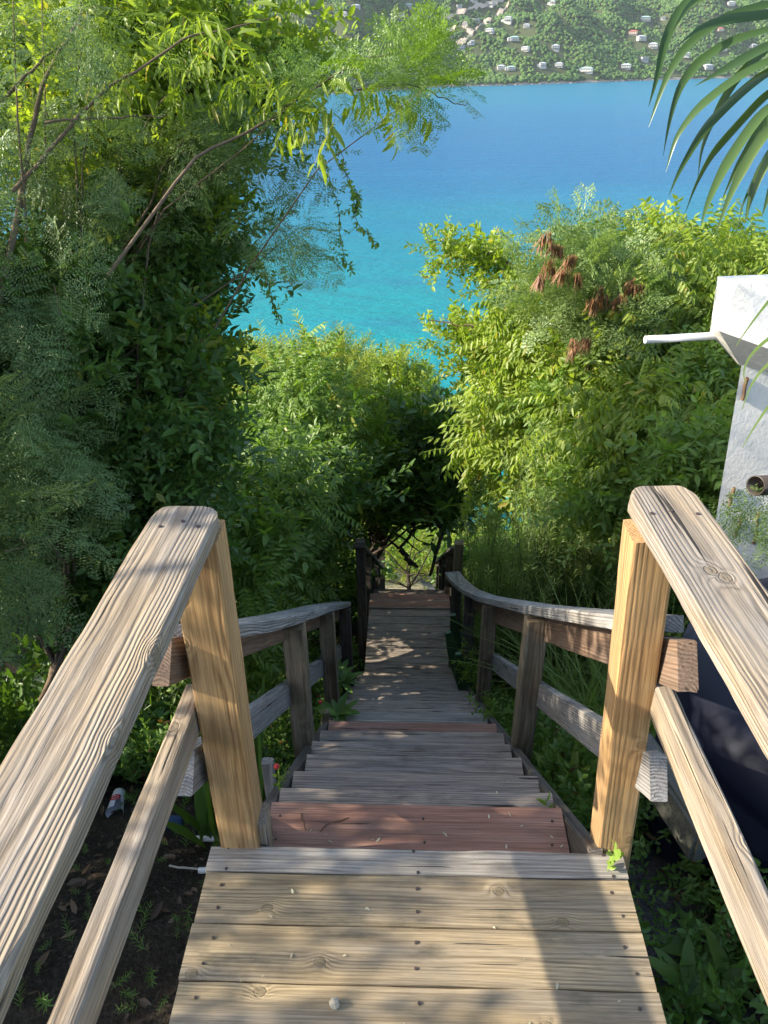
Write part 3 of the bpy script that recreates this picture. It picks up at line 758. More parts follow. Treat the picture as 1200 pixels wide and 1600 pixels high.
# nail heads on deck boards and caps
NAIL = plain('rusty_nail', (.05, .035, .03), .6, .5)
def nail_heads(parent, pts):
    for p in pts:
        V = []; r = rng.uniform(.0036, .0046)
        for zz in (-.002, .0012):
            for k in range(8): V.append((p[0]+r*math.cos(k*.785), p[1]+r*math.sin(k*.785), p[2]+zz))
        mesh_obj('nail_head', V, [tuple(range(8, 16))]+[(k, (k+1) % 8, 8+(k+1) % 8, 8+k) for k in range(8)], NAIL, parent)
nail_heads(DK, [(x+rng.uniform(-.008, .008), y, .0015) for (yb, ya) in rows[:5] for x in (-.49, .0, .49) for y in ((ya+yb)/2-.03, (ya+yb)/2+.03)])
nail_heads(ST, [(x+rng.uniform(-.01, .01), y, stz(1.55)+.001) for x in (-.40, .02, .40) for y in (1.36, 1.42, 1.5)])
nail_heads(RL, [(-.515, 1.27, 1.001), (-.475, 1.29, 1.001), (-.44, 1.27, 1.001)]); nail_heads(RR_, [(.46, 1.33, 1.001), (.50, 1.34, 1.001), (.55, 1.33, 1.001)])

# ------------------------------------------------------------------ white building corner, pipes, tank
g = NT('white_plaster'); o_ = g.pos(); n1 = g.noise(o_, 5, 5, .65)
n2 = g.noise(g.vm('MULTIPLY', o_, (14, 14, 1.6)), 1, 5, .7)
WHITE = g.done(g.bsdf(g.mix(g.math('MULTIPLY', g.ramp(n2, .58, .8), .22), g.mix(g.ramp(n1, .35, .75), (.80, .78, .73), (.68, .66, .61)), (.30, .29, .25)), .75, .3, g.bump(g.noise(o_, 30, 5, .7), .004)))
WB = thing('white_building', (1.7, 3.4, -1.2), 'white plastered building corner at the right edge with a boxed overhang', 'building')
# wall: slightly battered corner
a0 = np.array([1.42, 3.25, .66]); a1 = np.array([1.485, 3.25, -.30]); a2 = np.array([1.60, 3.25, -2.2])
V = [a0, a1, a2, a0+(.5, .16, 0), a1+(1.6, 2.6, 0), a2+(1.6, 2.6, 0), (4.5, 3.25, .66), (4.5, 3.25, -.3), (4.5, 3.25, -2.2), (4.5, 3.45, .66), (4.5, 5.6, -.3), (4.5, 5.6, -2.6)]
F = [(0, 1, 7, 6), (1, 2, 8, 7), (3, 4, 1, 0), (4, 5, 2, 1), (9, 10, 4, 3), (10, 11, 5, 4), (6, 7, 10, 9), (7, 8, 11, 10), (0, 6, 9, 3), (2, 5, 11, 8)]
mesh_obj('wall', V, F, WHITE, WB)
# boxed overhang with a tapered underside
hp = lambda px, py, y: tuple(ray_plane(px, py, 'y', y))
top = [hp(1121, 432, 3.32), hp(1153, 442, 3.15), (2.1, 3.15, .985), (3.6, 3.15, .985), (3.6, 3.36, .985), (2.0, 3.36, .985)]
low = [hp(1109, 520, 3.32), hp(1123, 517, 3.12), hp(1215, 550, 3.08), (3.6, 3.08, .68), (3.6, 3.4, .70), (2.0, 3.4, .70)]
bot = [hp(1150, 566, 3.28), hp(1156, 571, 3.26), hp(1215, 583, 3.2), (3.6, 3.2, .6), (3.6, 3.4, .6), (2.0, 3.4, .6)]
V = top+low+bot; F = [(0, 1, 2, 3, 4, 5)]
for a in (0, 6):
    for k in range(6): F.append((a+k, a+6+k, a+6+(k+1) % 6, a+(k+1) % 6))
F.append((17, 16, 15, 14, 13, 12)); mesh_obj('overhang', V, F, WHITE, WB)
g = NT('pvc'); PVC = g.done(g.bsdf(g.mix(g.noise(g.obj(), 9, 3), (.72, .73, .74), (.60, .61, .60)), .35, .5))
def pipe(name, a, b, r, mat, parent=None, wall=.003, label=None, cat=None):
    a = Vector(a); b = Vector(b); L = (b-a).length
    o = lathe(name, [(r-wall, L*.5), (r-wall, 0), (r, 0), (r, L)], a, mat, parent, axis=(b-a))
    if label: tag(o, label, cat)
    return o
pa = at(1008, 531, 3.28); pb = at(1129, 524, 3.33)
pipe('drain_pipe', pa, pb, .0165, PVC, WB)
IRON = plain('dark_pipe', (.05, .038, .03), .35, .5, .3, 8)
pa = at(1180, 759, 2.78); pb = at(1330, 752, 3.1)
pipe('overflow_pipe', pa, pb, .037, IRON, WB, .004)
# brown dried patches
BR = plain('dry_vine', (.16, .10, .06), .9, .2)
for a, b in (((1168, 590), (1160, 625)), ((1148, 762), (1140, 790)), ((1188, 800), (1178, 850)), ((1158, 810), (1150, 838))):
    A, B = ray_plane(*a, 'y', 3.24), ray_plane(*b, 'y', 3.24); tb = Tubes(); tb.add(wob(A, B, 6, .06), .008, 5)
    tb.build('dried_stem', BR, WB)

g = NT('navy_plastic'); TANKM = g.done(g.bsdf(g.mix(g.noise(g.obj(), 4, 4), (.002, .004, .014), (.004, .007, .022)), .6, .3, g.bump(g.noise(g.obj(), 3, 2), .01)))
TK = thing('water_tank', (1.66, 2.15, -1.25), 'dark navy plastic water tank behind the right deck railing', 'tank')
prof = [(.0, 1.52), (.25, 1.51), (.60, 1.45), (.70, 1.38), (.715, 1.28)]
for k in range(5): z0 = 1.25-k*.25; prof += [(.715, z0), (.70, z0-.03), (.70, z0-.06), (.715, z0-.09)]
prof += [(.70, .02), (.0, .0)]
lathe('tank_body', prof, (1.66, 2.0, -1.50), TANKM, TK, sides=56)
lathe('lid', [(0, .08), (.2, .08), (.23, .05), (.23, 0)], (1.66, 2.0, .02), TANKM, TK, sides=32)
CONC = plain('concrete', (.13, .13, .105), .9, .2, .35, 8, .006, 60)
def rough_block(name, P, sx_, sy_, sz_, rz, mat, label, cat):
    bm = bmesh.new(); bmesh.ops.create_cube(bm, size=1)
    for v in bm.verts: v.co.x *= sx_; v.co.y *= sy_; v.co.z *= sz_
    bmesh.ops.bevel(bm, geom=bm.edges[:], offset=.012, segments=2, affect='EDGES')
    bmesh.ops.subdivide_edges(bm, edges=bm.edges[:], cuts=2, use_grid_fill=True)
    for v in bm.verts: v.co += v.co.normalized()*mnoise.noise(v.co*14)*.006
    me = bpy.data.meshes.new(name); bm.to_mesh(me); bm.free(); me.materials.append(mat)
    o = bpy.data.objects.new(name, me); o.location = P; o.rotation_euler = (0, 0, rz); COL.objects.link(o); return tag(o, label, cat)
rough_block('concrete_kerb', tuple(at(1045, 1240, 2.62)), .07, .42, .16, .25, CONC, 'mossy concrete kerb block at the foot of the navy tank', 'kerb')

# ------------------------------------------------------------------ small things
def gz(x, y): return float(ground(x, y))+.05*nz2(x, y, 1.4)+.02*nz2(x, y, 6, 3)
def onground(px, py):
    r = fw + rt*(px-600)/FPX + up*(800-py)/FPX; t = .8
    while t < 40:
        q = CP+r*t
        if q[2] < gz(q[0], q[1]): return q
        t += .01
    return q
cupw = NT('cup_paper'); CUPW = cupw.done(cupw.bsdf((.62, .63, .68), .45, .4))
cupr = NT('cup_print_red'); CUPR = cupr.done(cupr.bsdf((.45, .03, .03), .45, .4))
q = onground(184, 1268); ax = Vector((.10, -.75, .55)).normalized()
CU = thing('paper_cup', q, 'crumpled white paper cup with a red round emblem, torn open, on the dark ground', 'cup')
base = Vector(q)+Vector((-.02, .09, .015))
lathe('cup_wall', [(.0, .0), (.026, 0), (.028, .04), (.032, .08), (.037, .125), (.039, .128)], base, CUPW, CU, axis=(.15, -.8, .12), sides=26, cut=lambda i, k: (i >= 3 and k in (3, 4, 5, 6)) or (i == 2 and k in (4, 5)))
qd = Vector((0, 0, 1)).rotation_difference(Vector((.15, -.8, .12)).normalized())
def patch(name, a0, a1, h0, h1, r, mat, hole=None, n=14, ell=True):
    V = []; F = []; N2 = n
    ac, hc, ra, rh = (a0+a1)/2, (h0+h1)/2, (a1-a0)/2, (h1-h0)/2
    for ring in (hole if hole else 0, 1.):
        for k in range(N2):
            t = 2*math.pi*k/N2; a = ac+ra*ring*math.cos(t); h = hc+rh*ring*math.sin(t); rr = .026+.0885*h+.0009
            V.append(tuple(qd @ Vector((rr*math.cos(a), rr*math.sin(a), h)) + base))
    for k in range(N2): F.append((k, (k+1) % N2, N2+(k+1) % N2, N2+k))
    mesh_obj(name, V, F, mat, CU)
# find the side of the cup that faces up
best = max(range(64), key=lambda k: (qd @ Vector((math.cos(k*.0982), math.sin(k*.0982), 0))).dot(Vector((0, -.45, 1)))); aa = best*.0982
patch('emblem', aa-.75, aa+.75, .042, .082, .03, CUPR, hole=.62); patch('emblem', aa-.4, aa+.4, .054, .070, .03, CUPR, hole=.25)
q = onground(268, 1298)
BC = NT('blue_cup'); BLUEC = BC.done(BC.bsdf((.035, .075, .16), .4, .5))
CB = thing('plastic_cup', q, 'small blue plastic cup lying on its side on the dark ground', 'cup')
lathe('cup_wall', [(0, 0), (.026, 0), (.033, .10), (.035, .102), (.032, .10), (.028, .03)], Vector(q)+Vector((.045, .02, .035)), BLUEC, CB, axis=(-1, -.1, -.05))
q = onground(332, 1318); pipe('plastic_pipe_stub', Vector(q)+Vector((-.075, 0, .03)), Vector(q)+Vector((.10, 0, .03)), .011, PVC, None, .002, 'short grey pipe stub beside the foot of the left orange post', 'pipe')
q = onground(325, 1368); pipe('plastic_pipe_stub', Vector(q)+Vector((-.03, 0, .03)), Vector(q)+Vector((.13, 0.0, .035)), .011, PVC, None, .002, 'grey pipe stub under the deck edge with a root poking out of it', 'pipe')
tb = Tubes(); tb.add(wob(Vector(q)+Vector((-.15, .03, .01)), Vector(q)+Vector((-.02, 0, .035)), 7, .05), .004, 6)
tag(tb.build('dry_root', plain('pale_root', (.42, .38, .31), .8)), 'thin pale dry root beside the grey pipe stub', 'root')
# pebble on the deck
bm = bmesh.new(); bmesh.ops.create_icosphere(bm, subdivisions=4, radius=.011)
for v in bm.verts: v.co *= 1+.28*mnoise.noise(v.co*110)+.12*mnoise.noise(v.co*300)
me = bpy.data.meshes.new('pebble'); bm.to_mesh(me); bm.free(); me.materials.append(plain('pebble_stone', (.42, .38, .30), .85, .3, .3, 150, .002, 400))
me.polygons.foreach_set('use_smooth', [True]*len(me.polygons))
o = bpy.data.objects.new('pebble', me); pq = ray_plane(523, 1568, 'z', .009); o.location = pq; COL.objects.link(o); tag(o, 'small round grey pebble on the front deck boards', 'pebble')

# ------------------------------------------------------------------ leaf materials
BARK = plain('bark', (.15, .11, .075), .9, .2, .35, 10, .004, 60)
BARKD = plain('dark_bark', (.055, .042, .032), .9, .2, .35, 10, .004, 60)
TWIGM = plain('green_stem', (.10, .12, .04), .7, .3)
LM_FEATH = leaf_mat('feathery_leaf', (.085, .15, .055), (.24, .33, .12), None, .35)
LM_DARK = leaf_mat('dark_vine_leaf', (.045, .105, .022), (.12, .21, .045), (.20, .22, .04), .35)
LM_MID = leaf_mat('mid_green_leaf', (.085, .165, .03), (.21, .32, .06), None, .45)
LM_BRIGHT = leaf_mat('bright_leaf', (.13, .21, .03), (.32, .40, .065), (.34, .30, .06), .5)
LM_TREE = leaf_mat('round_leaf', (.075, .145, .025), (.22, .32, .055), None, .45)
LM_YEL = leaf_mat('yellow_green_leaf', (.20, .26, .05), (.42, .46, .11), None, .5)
LM_WILLOW = leaf_mat('willow_leaf', (.15, .24, .08), (.31, .42, .15), None, .45)
LM_GRASS = leaf_mat('grass_blade', (.13, .21, .05), (.28, .38, .11), None, .4)
LM_COVER = leaf_mat('ground_cover_leaf', (.07, .15, .03), (.17, .29, .06), (.14, .08, .03), .3)
LM_PALM = leaf_mat('palm_leaf', (.035, .075, .022), (.085, .14, .04), None, .15, .3)
LM_POD = leaf_mat('dry_pod', (.17, .08, .05), (.34, .20, .11), None, .3)
LM_DRY = leaf_mat('dead_leaf', (.05, .03, .018), (.14, .09, .05), None, .15)

def G(px, t, dz=0):
    """a point on the ground below pixel column px at distance t"""
    q = at(px, 800, t); return np.array([q[0], q[1], gz(q[0], q[1])+dz])
def tree(name, label, cat, parts, base, r0, bark=BARK, maxn=26, group=None, top=None):
    """parts: [(material, templates, blobs, clump radius, sprigs per clump, sprig size, kwargs)]"""
    o = thing(name, tuple(base), label, cat, group); Cs = []
    for (mat, T, blobs, cr, per, sc, kw) in parts:
        f = Fol(); Cs.append(crown(f, T, blobs, cr, per, sc, **kw)); f.build('foliage', mat, o)
    tb = Tubes(); C = np.concatenate(Cs); limbs(tb, base, C, r0, maxn=maxn, trunk_top=top); tb.build('trunk', bark, o)
    return o
def bl(px, py, t, rx, ry, rz, n): return (at(px, py, t), (rx, ry, rz), n)

# left foreground: feathery mimosa, in front of a dark creeper-covered tree
tree('mimosa_tree', 'feathery grey-green mimosa with drooping fronds at the left edge', 'tree',
     [(LM_FEATH, T_BIP, [bl(10, 560, 2.9, .30, .4, .62, 26), bl(60, 320, 3.0, .42, .45, .33, 16), bl(40, 60, 2.9, .4, .4, .22, 9), bl(-20, 800, 2.7, .30, .4, .4, 20), bl(230, 230, 3.2, .46, .4, .26, 12), bl(380, 250, 3.3, .30, .35, .2, 6), bl(440, 370, 3.5, .14, .3, .10, 3)], .12, 9, .2, dict(up_bias=.0, droop=.35)),
      (LM_FEATH, T_BIPL, [bl(-150, 560, 3.0, .4, .5, 1.0, 36)], .2, 8, .3, dict(up_bias=.1, droop=.3))],
     G(-60, 3.2), .035, BARK, 34, top=at(60, 350, 3.0))
tree('mimosa_branch_tree', 'young tree whose long thin branch of feathery leaves reaches out over the sea', 'tree',
     [(LM_MID, T_BIP, [bl(665, 130, 2.8, .13, .16, .06, 6), bl(610, 120, 2.85, .16, .2, .08, 6), bl(520, 130, 2.9, .16, .2, .08, 4)], .06, 5, .17, dict(up_bias=.35, droop=.1, bright=(.3, 1))),
      (LM_BRIGHT, T_DROOP, [bl(520, 150, 2.9, .22, .2, .06, 5), bl(430, 120, 3.0, .22, .2, .12, 5), bl(300, 100, 3.1, .4, .3, .15, 9)], .08, 4, .17, dict(up_bias=-.1, droop=.1))],
     G(-200, 4.4), .028, BARK, 5, top=at(100, 150, 3.6))
# explicit long branches
tb = Tubes()
for pts, r in (([(170, 430), (300, 245), (400, 200), (470, 150), (560, 95), (655, 70), (700, 40)], .007), ([(560, 140), (640, 130), (705, 160), (735, 165)], .004), ([(-10, 520), (35, 300), (50, 200), (70, 120), (120, 40), (130, -20)], .014), ([(0, 160), (80, 80), (110, 70)], .007), ([(20, 300), (150, 150), (290, 60), (420, 30)], .008), ([(70, 190), (160, 185), (260, 180)], .006)):
    P = np.array([at(x, y, 2.85+.05*i) for i, (x, y) in enumerate(pts)]); t = np.linspace(0, len(P)-1, 24)
    P = np.stack([np.interp(t, np.arange(len(P)), P[:, k]) for k in range(3)], 1)+rng.normal(0, .003, (24, 3)); tb.add(P, np.linspace(r, r*.3, 24), 6)
o = tb.build('long_branch', BARK, bpy.data.objects['mimosa_branch_tree'])

tree('creeper_covered_tree', 'large dark tree smothered in small-leaved creepers left of the stairs', 'tree',
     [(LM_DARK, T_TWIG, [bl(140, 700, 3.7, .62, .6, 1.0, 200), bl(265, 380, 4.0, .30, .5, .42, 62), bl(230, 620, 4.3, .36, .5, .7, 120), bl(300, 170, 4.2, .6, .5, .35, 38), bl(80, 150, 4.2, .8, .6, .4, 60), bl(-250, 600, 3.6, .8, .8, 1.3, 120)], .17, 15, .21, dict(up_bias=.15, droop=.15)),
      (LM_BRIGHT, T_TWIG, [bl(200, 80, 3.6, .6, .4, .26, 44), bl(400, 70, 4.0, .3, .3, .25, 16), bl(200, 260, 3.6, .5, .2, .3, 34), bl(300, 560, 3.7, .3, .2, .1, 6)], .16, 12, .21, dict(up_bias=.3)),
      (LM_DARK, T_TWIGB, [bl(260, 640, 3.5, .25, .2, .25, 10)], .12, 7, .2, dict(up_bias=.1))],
     G(100, 4.6), .10, BARKD, 50, top=at(160, 400, 4.2))
tree('added_shade_tree', 'dark leafy tree added unseen outside the left edge to shade the deck', 'tree',
     [(LM_DARK, T_TWIG, [((-3.3, 1.55, .3), (.5, 1.15, .95), 90), ((-3.4, 1.35, 1.5), (.5, .8, .7), 30)], .25, 14, .28, dict(up_bias=.2))], (-3.7, .9, gz(-3.7, .9)), .05, BARKD, 16)  # out of view, placed and shaped to shade the deck and left bank
# hanging vines over the sea
f = Fol(); tb = Tubes()
for pts in ([(520, 200), (545, 280), (560, 350), (590, 380)], [(500, 230), (530, 330), (535, 400), (550, 422)], [(400, 400), (420, 450), (435, 500)], [(480, 180), (560, 300), (555, 330)]):
    P = np.array([at(x, y, 3.4) for x, y in pts]); t = np.linspace(0, len(P)-1, 30)
    P = np.stack([np.interp(t, np.arange(len(P)), P[:, k]) for k in range(3)], 1); P += rng.normal(0, .005, P.shape); tb.add(P, .0018, 5)
    f.add([leaf6(1, .5, .08, .2)], np.repeat(P, 2, 0), rng.normal(0, 1, (60, 3))+[0, 0, -.6], (0, 0, 1), .028, rng.uniform(.3, 1, 60))
    f.add(T_TWIG, P[::5], rng.normal(0, 1, (6, 3))+[0, 0, -.4], (0, 0, 1), .09, .6)
VN = thing('hanging_vine', tuple(at(520, 220, 3.4)), 'thin leafy vine tendrils dangling against the blue water', 'vine'); tb.build('stem', TWIGM, VN); f.build('foliage', LM_MID, VN)

# left-middle shrubs
tree('fern_leaved_shrub', 'soft fern-leaved green shrub behind the left orange post', 'shrub',
     [(LM_MID, T_CMP, [bl(400, 800, 5.6, .45, .5, .55, 70), bl(470, 650, 7.6, .55, .7, .6, 60), bl(400, 950, 4.9, .45, .5, .35, 34), bl(470, 880, 6.4, .3, .5, .5, 30)], .22, 11, .22, dict(up_bias=.2, droop=.1)),
      (LM_MID, T_TWIGB, [bl(390, 830, 4.9, .2, .25, .22, 10), bl(440, 740, 6.2, .4, .4, .3, 16)], .15, 7, .24, dict(up_bias=.1)),
      (LM_DARK, T_TWIG, [bl(470, 820, 7.2, .7, .5, .9, 60), ((-2.0, 4.8, -1.7), (.5, 1.2, .9), 60), ((-2.3, 7.0, -3.0), (.6, 1.4, 1.3), 80)], .26, 14, .34, dict(up_bias=.2))],  # last two blobs: mostly hidden foliage added to shade the steps and landing
     G(400, 6.6), .06, BARKD, 30)
tree('flowering_shrub', 'yellow-green sunlit shrub top standing against the water, left of the round tree', 'shrub',
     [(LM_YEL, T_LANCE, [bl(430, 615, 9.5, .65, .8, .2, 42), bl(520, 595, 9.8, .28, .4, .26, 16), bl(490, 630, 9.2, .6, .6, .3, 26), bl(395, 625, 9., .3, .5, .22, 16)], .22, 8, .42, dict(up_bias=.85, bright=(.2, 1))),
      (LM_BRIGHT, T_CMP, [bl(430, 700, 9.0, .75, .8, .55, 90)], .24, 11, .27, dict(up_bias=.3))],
     G(440, 10), .07, BARKD, 24)
# round tree in the middle
tree('round_leaved_tree', 'dense round-leaved tree filling the middle beyond the landing', 'tree',
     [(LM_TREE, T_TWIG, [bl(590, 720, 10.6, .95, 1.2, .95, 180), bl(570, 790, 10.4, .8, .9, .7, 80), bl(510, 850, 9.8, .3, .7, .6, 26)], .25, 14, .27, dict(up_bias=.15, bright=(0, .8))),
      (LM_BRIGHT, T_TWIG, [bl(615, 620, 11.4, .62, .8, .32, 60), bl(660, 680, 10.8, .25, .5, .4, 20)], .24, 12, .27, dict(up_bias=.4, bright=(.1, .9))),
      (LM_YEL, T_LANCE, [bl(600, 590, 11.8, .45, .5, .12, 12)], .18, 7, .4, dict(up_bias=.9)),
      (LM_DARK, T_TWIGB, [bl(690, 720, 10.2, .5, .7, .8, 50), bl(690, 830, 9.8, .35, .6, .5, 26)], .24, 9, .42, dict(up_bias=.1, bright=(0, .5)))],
     G(560, 11.5), .10, BARKD, 50)
# crooked branches in the gap at the foot of the stairs
tb = Tubes()
for pts, r in (([(745, 800), (700, 805), (648, 828), (625, 858), (612, 850), (607, 835)], .035), ([(625, 858), (640, 878), (650, 885)], .05), ([(648, 828), (645, 810)], .03), ([(760, 700), (720, 760), (690, 830), (672, 900)], .05), ([(690, 830), (640, 760), (600, 720)], .03), ([(500, 900), (540, 840), (575, 780)], .04), ([(720, 760), (650, 700)], .025)):
    P = np.array([at(x, y, 10.0) for x, y in pts]); t = np.linspace(0, len(P)-1, 20)
    P = np.stack([np.interp(t, np.arange(len(P)), P[:, k]) for k in range(3)], 1)+rng.normal(0, .012, (20, 3)); tb.add(P, np.linspace(r, r*.5, 20)*.8, 8)
tb.build('limb', BARKD, bpy.data.objects['round_leaved_tree'])
# growth seen through the gap, sunlight put into its yellow leaf colour
tree('sunlit_shrub', 'sunlit pale green shrub seen through the gap at the foot of the stairs', 'shrub',
     [(LM_YEL, T_TWIG, [bl(640, 850, 17, 1.6, 1., 1.1, 80), bl(640, 900, 16, 1.4, .8, .7, 60)], .3, 9, .3, dict(up_bias=.3))], G(640, 15.5), .06, BARKD, 12)

# right-hand trees
tree('spreading_tree', 'bright leafy tree on the right whose two boughs reach left over the water', 'tree',
     [(LM_BRIGHT, T_CMPD, [bl(930, 540, 7.2, 1.05, .8, .75, 190), bl(1060, 500, 6.6, .85, .8, .65, 130), bl(850, 680, 7.0, .7, .8, .55, 110), bl(1020, 690, 5.9, .7, .7, .55, 120), bl(1150, 420, 7.0, .6, .8, .3, 50), bl(950, 415, 7.4, .6, .7, .2, 44), bl(1080, 400, 7.2, .5, .6, .18, 30)], .22, 11, .24, dict(up_bias=.1, droop=.35)),
      (LM_BRIGHT, T_TWIG, [bl(750, 415, 8.2, .28, .3, .06, 11), bl(695, 395, 8.2, .14, .2, .04, 5), bl(800, 450, 8.1, .2, .3, .08, 8), bl(715, 535, 8.4, .26, .3, .08, 11), bl(780, 580, 8.2, .34, .4, .22, 26), bl(800, 520, 8.2, .22, .3, .1, 12), bl(1030, 365, 7.6, .14, .2, .05, 4), bl(980, 385, 7.6, .2, .2, .05, 5)], .15, 11, .26, dict(up_bias=.2, bright=(.2, 1))),
      (LM_MID, T_TWIGB, [bl(900, 650, 6.5, .5, .5, .5, 24), bl(1060, 600, 5.9, .45, .4, .45, 26), bl(1090, 730, 4.9, .28, .4, .33, 40), bl(950, 770, 5.6, .4, .5, .25, 30)], .16, 8, .19, dict(up_bias=-.1, droop=.3)),
      (LM_DARK, T_TWIG, [bl(950, 620, 8.2, 1.4, .7, .9, 100)], .3, 9, .32, dict(up_bias=.2))],
     G(960, 8.3), .11, BARK, 60)
P = []
tb = Tubes()
for pts, r in (([(880, 560), (850, 450), (790, 410), (740, 385), (675, 375)], .028), ([(880, 600), (820, 545), (740, 510), (670, 500)], .024), ([(980, 480), (1000, 380), (1030, 320)], .015)):
    P = np.array([at(x, y, 8.15) for x, y in pts]); t = np.linspace(0, len(P)-1, 20)
    P = np.stack([np.interp(t, np.arange(len(P)), P[:, k]) for k in range(3)], 1)+rng.normal(0, .008, (20, 3)); tb.add(P, np.linspace(r, r*.2, 20), 7)
tb.build('bough', BARK, bpy.data.objects['spreading_tree'])
# lead tree with dry pods
t_pod = []
for s_ in range(3):
    rs = np.random.default_rng(s_); parts = []
    for k in range(11): parts.append(place(leaf6(1, .12, .01, .1), (rs.normal(0, .25), rs.normal(0, .25), -1), (1, 0, 0), (rs.normal(0, .1), rs.normal(0, .1), 0), rs.uniform(.6, 1.)))
    t_pod.append(combine(parts))
o = tree('lead_tree', 'lead tree with feathery leaves and hanging reddish-brown seed pods', 'tree',
     [(LM_FEATH, T_BIPL, [bl(890, 430, 6.6, .38, .5, .35, 26), bl(960, 480, 6.4, .5, .5, .2, 18)], .2, 8, .34, dict(up_bias=.2, bright=(.5, 1)))],
     G(900, 7.0), .045, BARK, 16)
for (px, py) in ((870, 380), (895, 395), (880, 420), (850, 360), (860, 410), (940, 455), (985, 445), (1000, 450), (900, 535), (915, 530), (930, 465), (970, 460), (905, 430), (845, 430)):
    f = Fol(); c0_ = at(px, py, 5.85+rng.uniform(-.12, .12)); pp = c0_+rng.normal(0, .022, (4, 3))
    f.add(t_pod, pp, np.tile([0, 1., 0], (4, 1))+rng.normal(0, .3, (4, 3)), (0, 0, 1), .15, rng.uniform(0, 1, 4)); f.build('seed_pods', LM_POD, o)

# narrow-leaved shrub and grasses behind the right rail
def upright(name, label, cat, T, mat, spots, h, per, grp=None):
    o = thing(name, tuple(spots[0][:3]), label, cat, grp); f = Fol(); tb = Tubes()
    for p in spots:
        p = np.asarray(p[:3])
        for k in range(per):
            tip = p+np.array([rng.normal(0, .14), rng.normal(0, .14), h*rng.uniform(.5, 1)])
            P = wob(p+[rng.normal(0, .05), rng.normal(0, .05), 0], tip, 6, .04); tb.add(P, np.linspace(.006, .002, 6), 4)
            q = P[2:]; f.add(T, q, np.gradient(P, axis=0)[2:]+rng.normal(0, .03, q.shape), rng.normal(0, 1, q.shape), .30*rng.uniform(.7, 1.1, len(q)), rng.uniform(0, 1, len(q)))
    f.build('foliage', mat, o); tb.build('stem', TWIGM, o); return o
sp_ = []
for k in range(46):
    x, y = rng.uniform(.85, 2.2), rng.uniform(4.4, 6.6); sp_.append((x, y, gz(x, y)))
upright('narrow_leaved_shrub', 'grey-green narrow-leaved shrub rising behind the right stair railing', 'shrub', T_LANCE, LM_WILLOW, sp_, 2.7, 9)
sp_ = []
for k in range(16):
    x, y = rng.uniform(.68, 1.0), rng.uniform(5.4, 7.6); sp_.append((x, y, gz(x, y)))
upright('narrow_leaved_shrub', 'narrow-leaved shrub crowding the right post beyond the landing', 'shrub', T_LANCE, LM_WILLOW, sp_, 1.9, 8)
def blades(f, pts, L, wd, spread=.35, n=7):
    V = []; F = []
    tm = []
    for s_ in range(5):
        rs = np.random.default_rng(s_); seg = 7; P = []; lean = rs.uniform(.3, .9)
        for k in range(seg+1):
            t = k/seg; P.append((0, lean*t*t, t-.35*lean*t**3))
        v = []; ff = []
        for k, p in enumerate(P):
            ww = wd/L/2*(1-(k/seg)**2)+.0005; v += [(-ww, p[1], p[2]), (ww, p[1], p[2])]
            if k: ff.append((2*k-2, 2*k-1, 2*k+1, 2*k))
        tm.append((np.array(v), np.array(ff)))
    pts = np.repeat(np.asarray(pts), n, 0); N = len(pts); a = rng.uniform(0, 6.28, N)
    d = np.stack([np.cos(a), np.sin(a), rng.normal(0, .12, N)], 1)
    f.add(tm, pts+rng.normal(0, .02, (N, 3))*[1, 1, 0], d, (0, 0, 1), L*rng.uniform(.5, 1.15, N), rng.uniform(0, 1, N))
f = Fol(); pt = []
for k in range(120):
    x, y = rng.uniform(1.05, 2.1), rng.uniform(3.2, 5.2); pt.append((x, y, gz(x, y)))
blades(f, pt, 1.15, .013, n=9); o = f.build('tall_grass', LM_GRASS); tag(o, 'tall arching grass behind the right stair railing', 'grass', None, 'stuff')

# ------------------------------------------------------------------ ground cover
def cover(name, label, region, T, mat, n, sc, h=.12, kind='stuff', dens=None):
    pts = []
    while len(pts) < n:
        x, y = rng.uniform(region[0], region[1]), rng.uniform(region[2], region[3])
        if dens and rng.random() > dens(x, y): continue
        pts.append((x, y, gz(x, y)+rng.uniform(0, h)))
    pts = np.array(pts); f = Fol(); d = rng.normal(0, .5, (n, 3)); d[:, 2] = rng.uniform(.3, 1, n)
    nn = np.array([.5+.5*mnoise.noise(Vector((p[0]*4, p[1]*4, 0))) for p in pts])
    f.add(T, pts, d, rng.normal(0, 1, (n, 3)), sc*rng.uniform(.6, 1.3, n), np.clip(nn*.7+rng.uniform(0, .3, n), 0, 1))
    o = f.build(name, mat); return tag(o, label, 'ground cover', None, kind)
cover('ground_cover', 'low green weeds carpeting the ground right of the deck', (.62, 2.3, .1, 1.75), T_TWIG, LM_COVER, 3000, .13, .10, dens=lambda x, y: 1. if x > .95 or y < 1.1 else .25)
cover('ground_cover', 'dark leafy weeds below the right stair railing', (.58, 2.2, 1.9, 5.6), T_TWIG, LM_COVER, 4200, .17, .18)
cover('ground_cover', 'dark leafy undergrowth below the left stair railing', (-2.2, -.60, 2.5, 6.6), T_TWIG, LM_COVER, 3600, .18, .22)
cover('ground_cover', 'dense dark foliage low on the bank at the far left', (-4.6, -1.5, 2.0, 5.0), T_TWIG, LM_DARK, 2600, .24, .45, dens=lambda x, y: 1. if y > 2.0-(x+1.5)*.0 and x < -1.9 or y > 2.7 else .0)
cover('ground_cover', 'sparse grass and seedlings on the dark soil left of the deck', (-2.4, -.62, .1, 2.4), T_LANCE, LM_COVER, 420, .10, .03, dens=lambda x, y: .9 if y < .8 else .25)
cover('undergrowth', 'tangled bushes on the slope below the landing', (-4, 4, 7.4, 12.5), T_TWIG, LM_DARK, 6000, .45, .8, dens=lambda x, y: 0. if abs(x) < .75 else 1.)
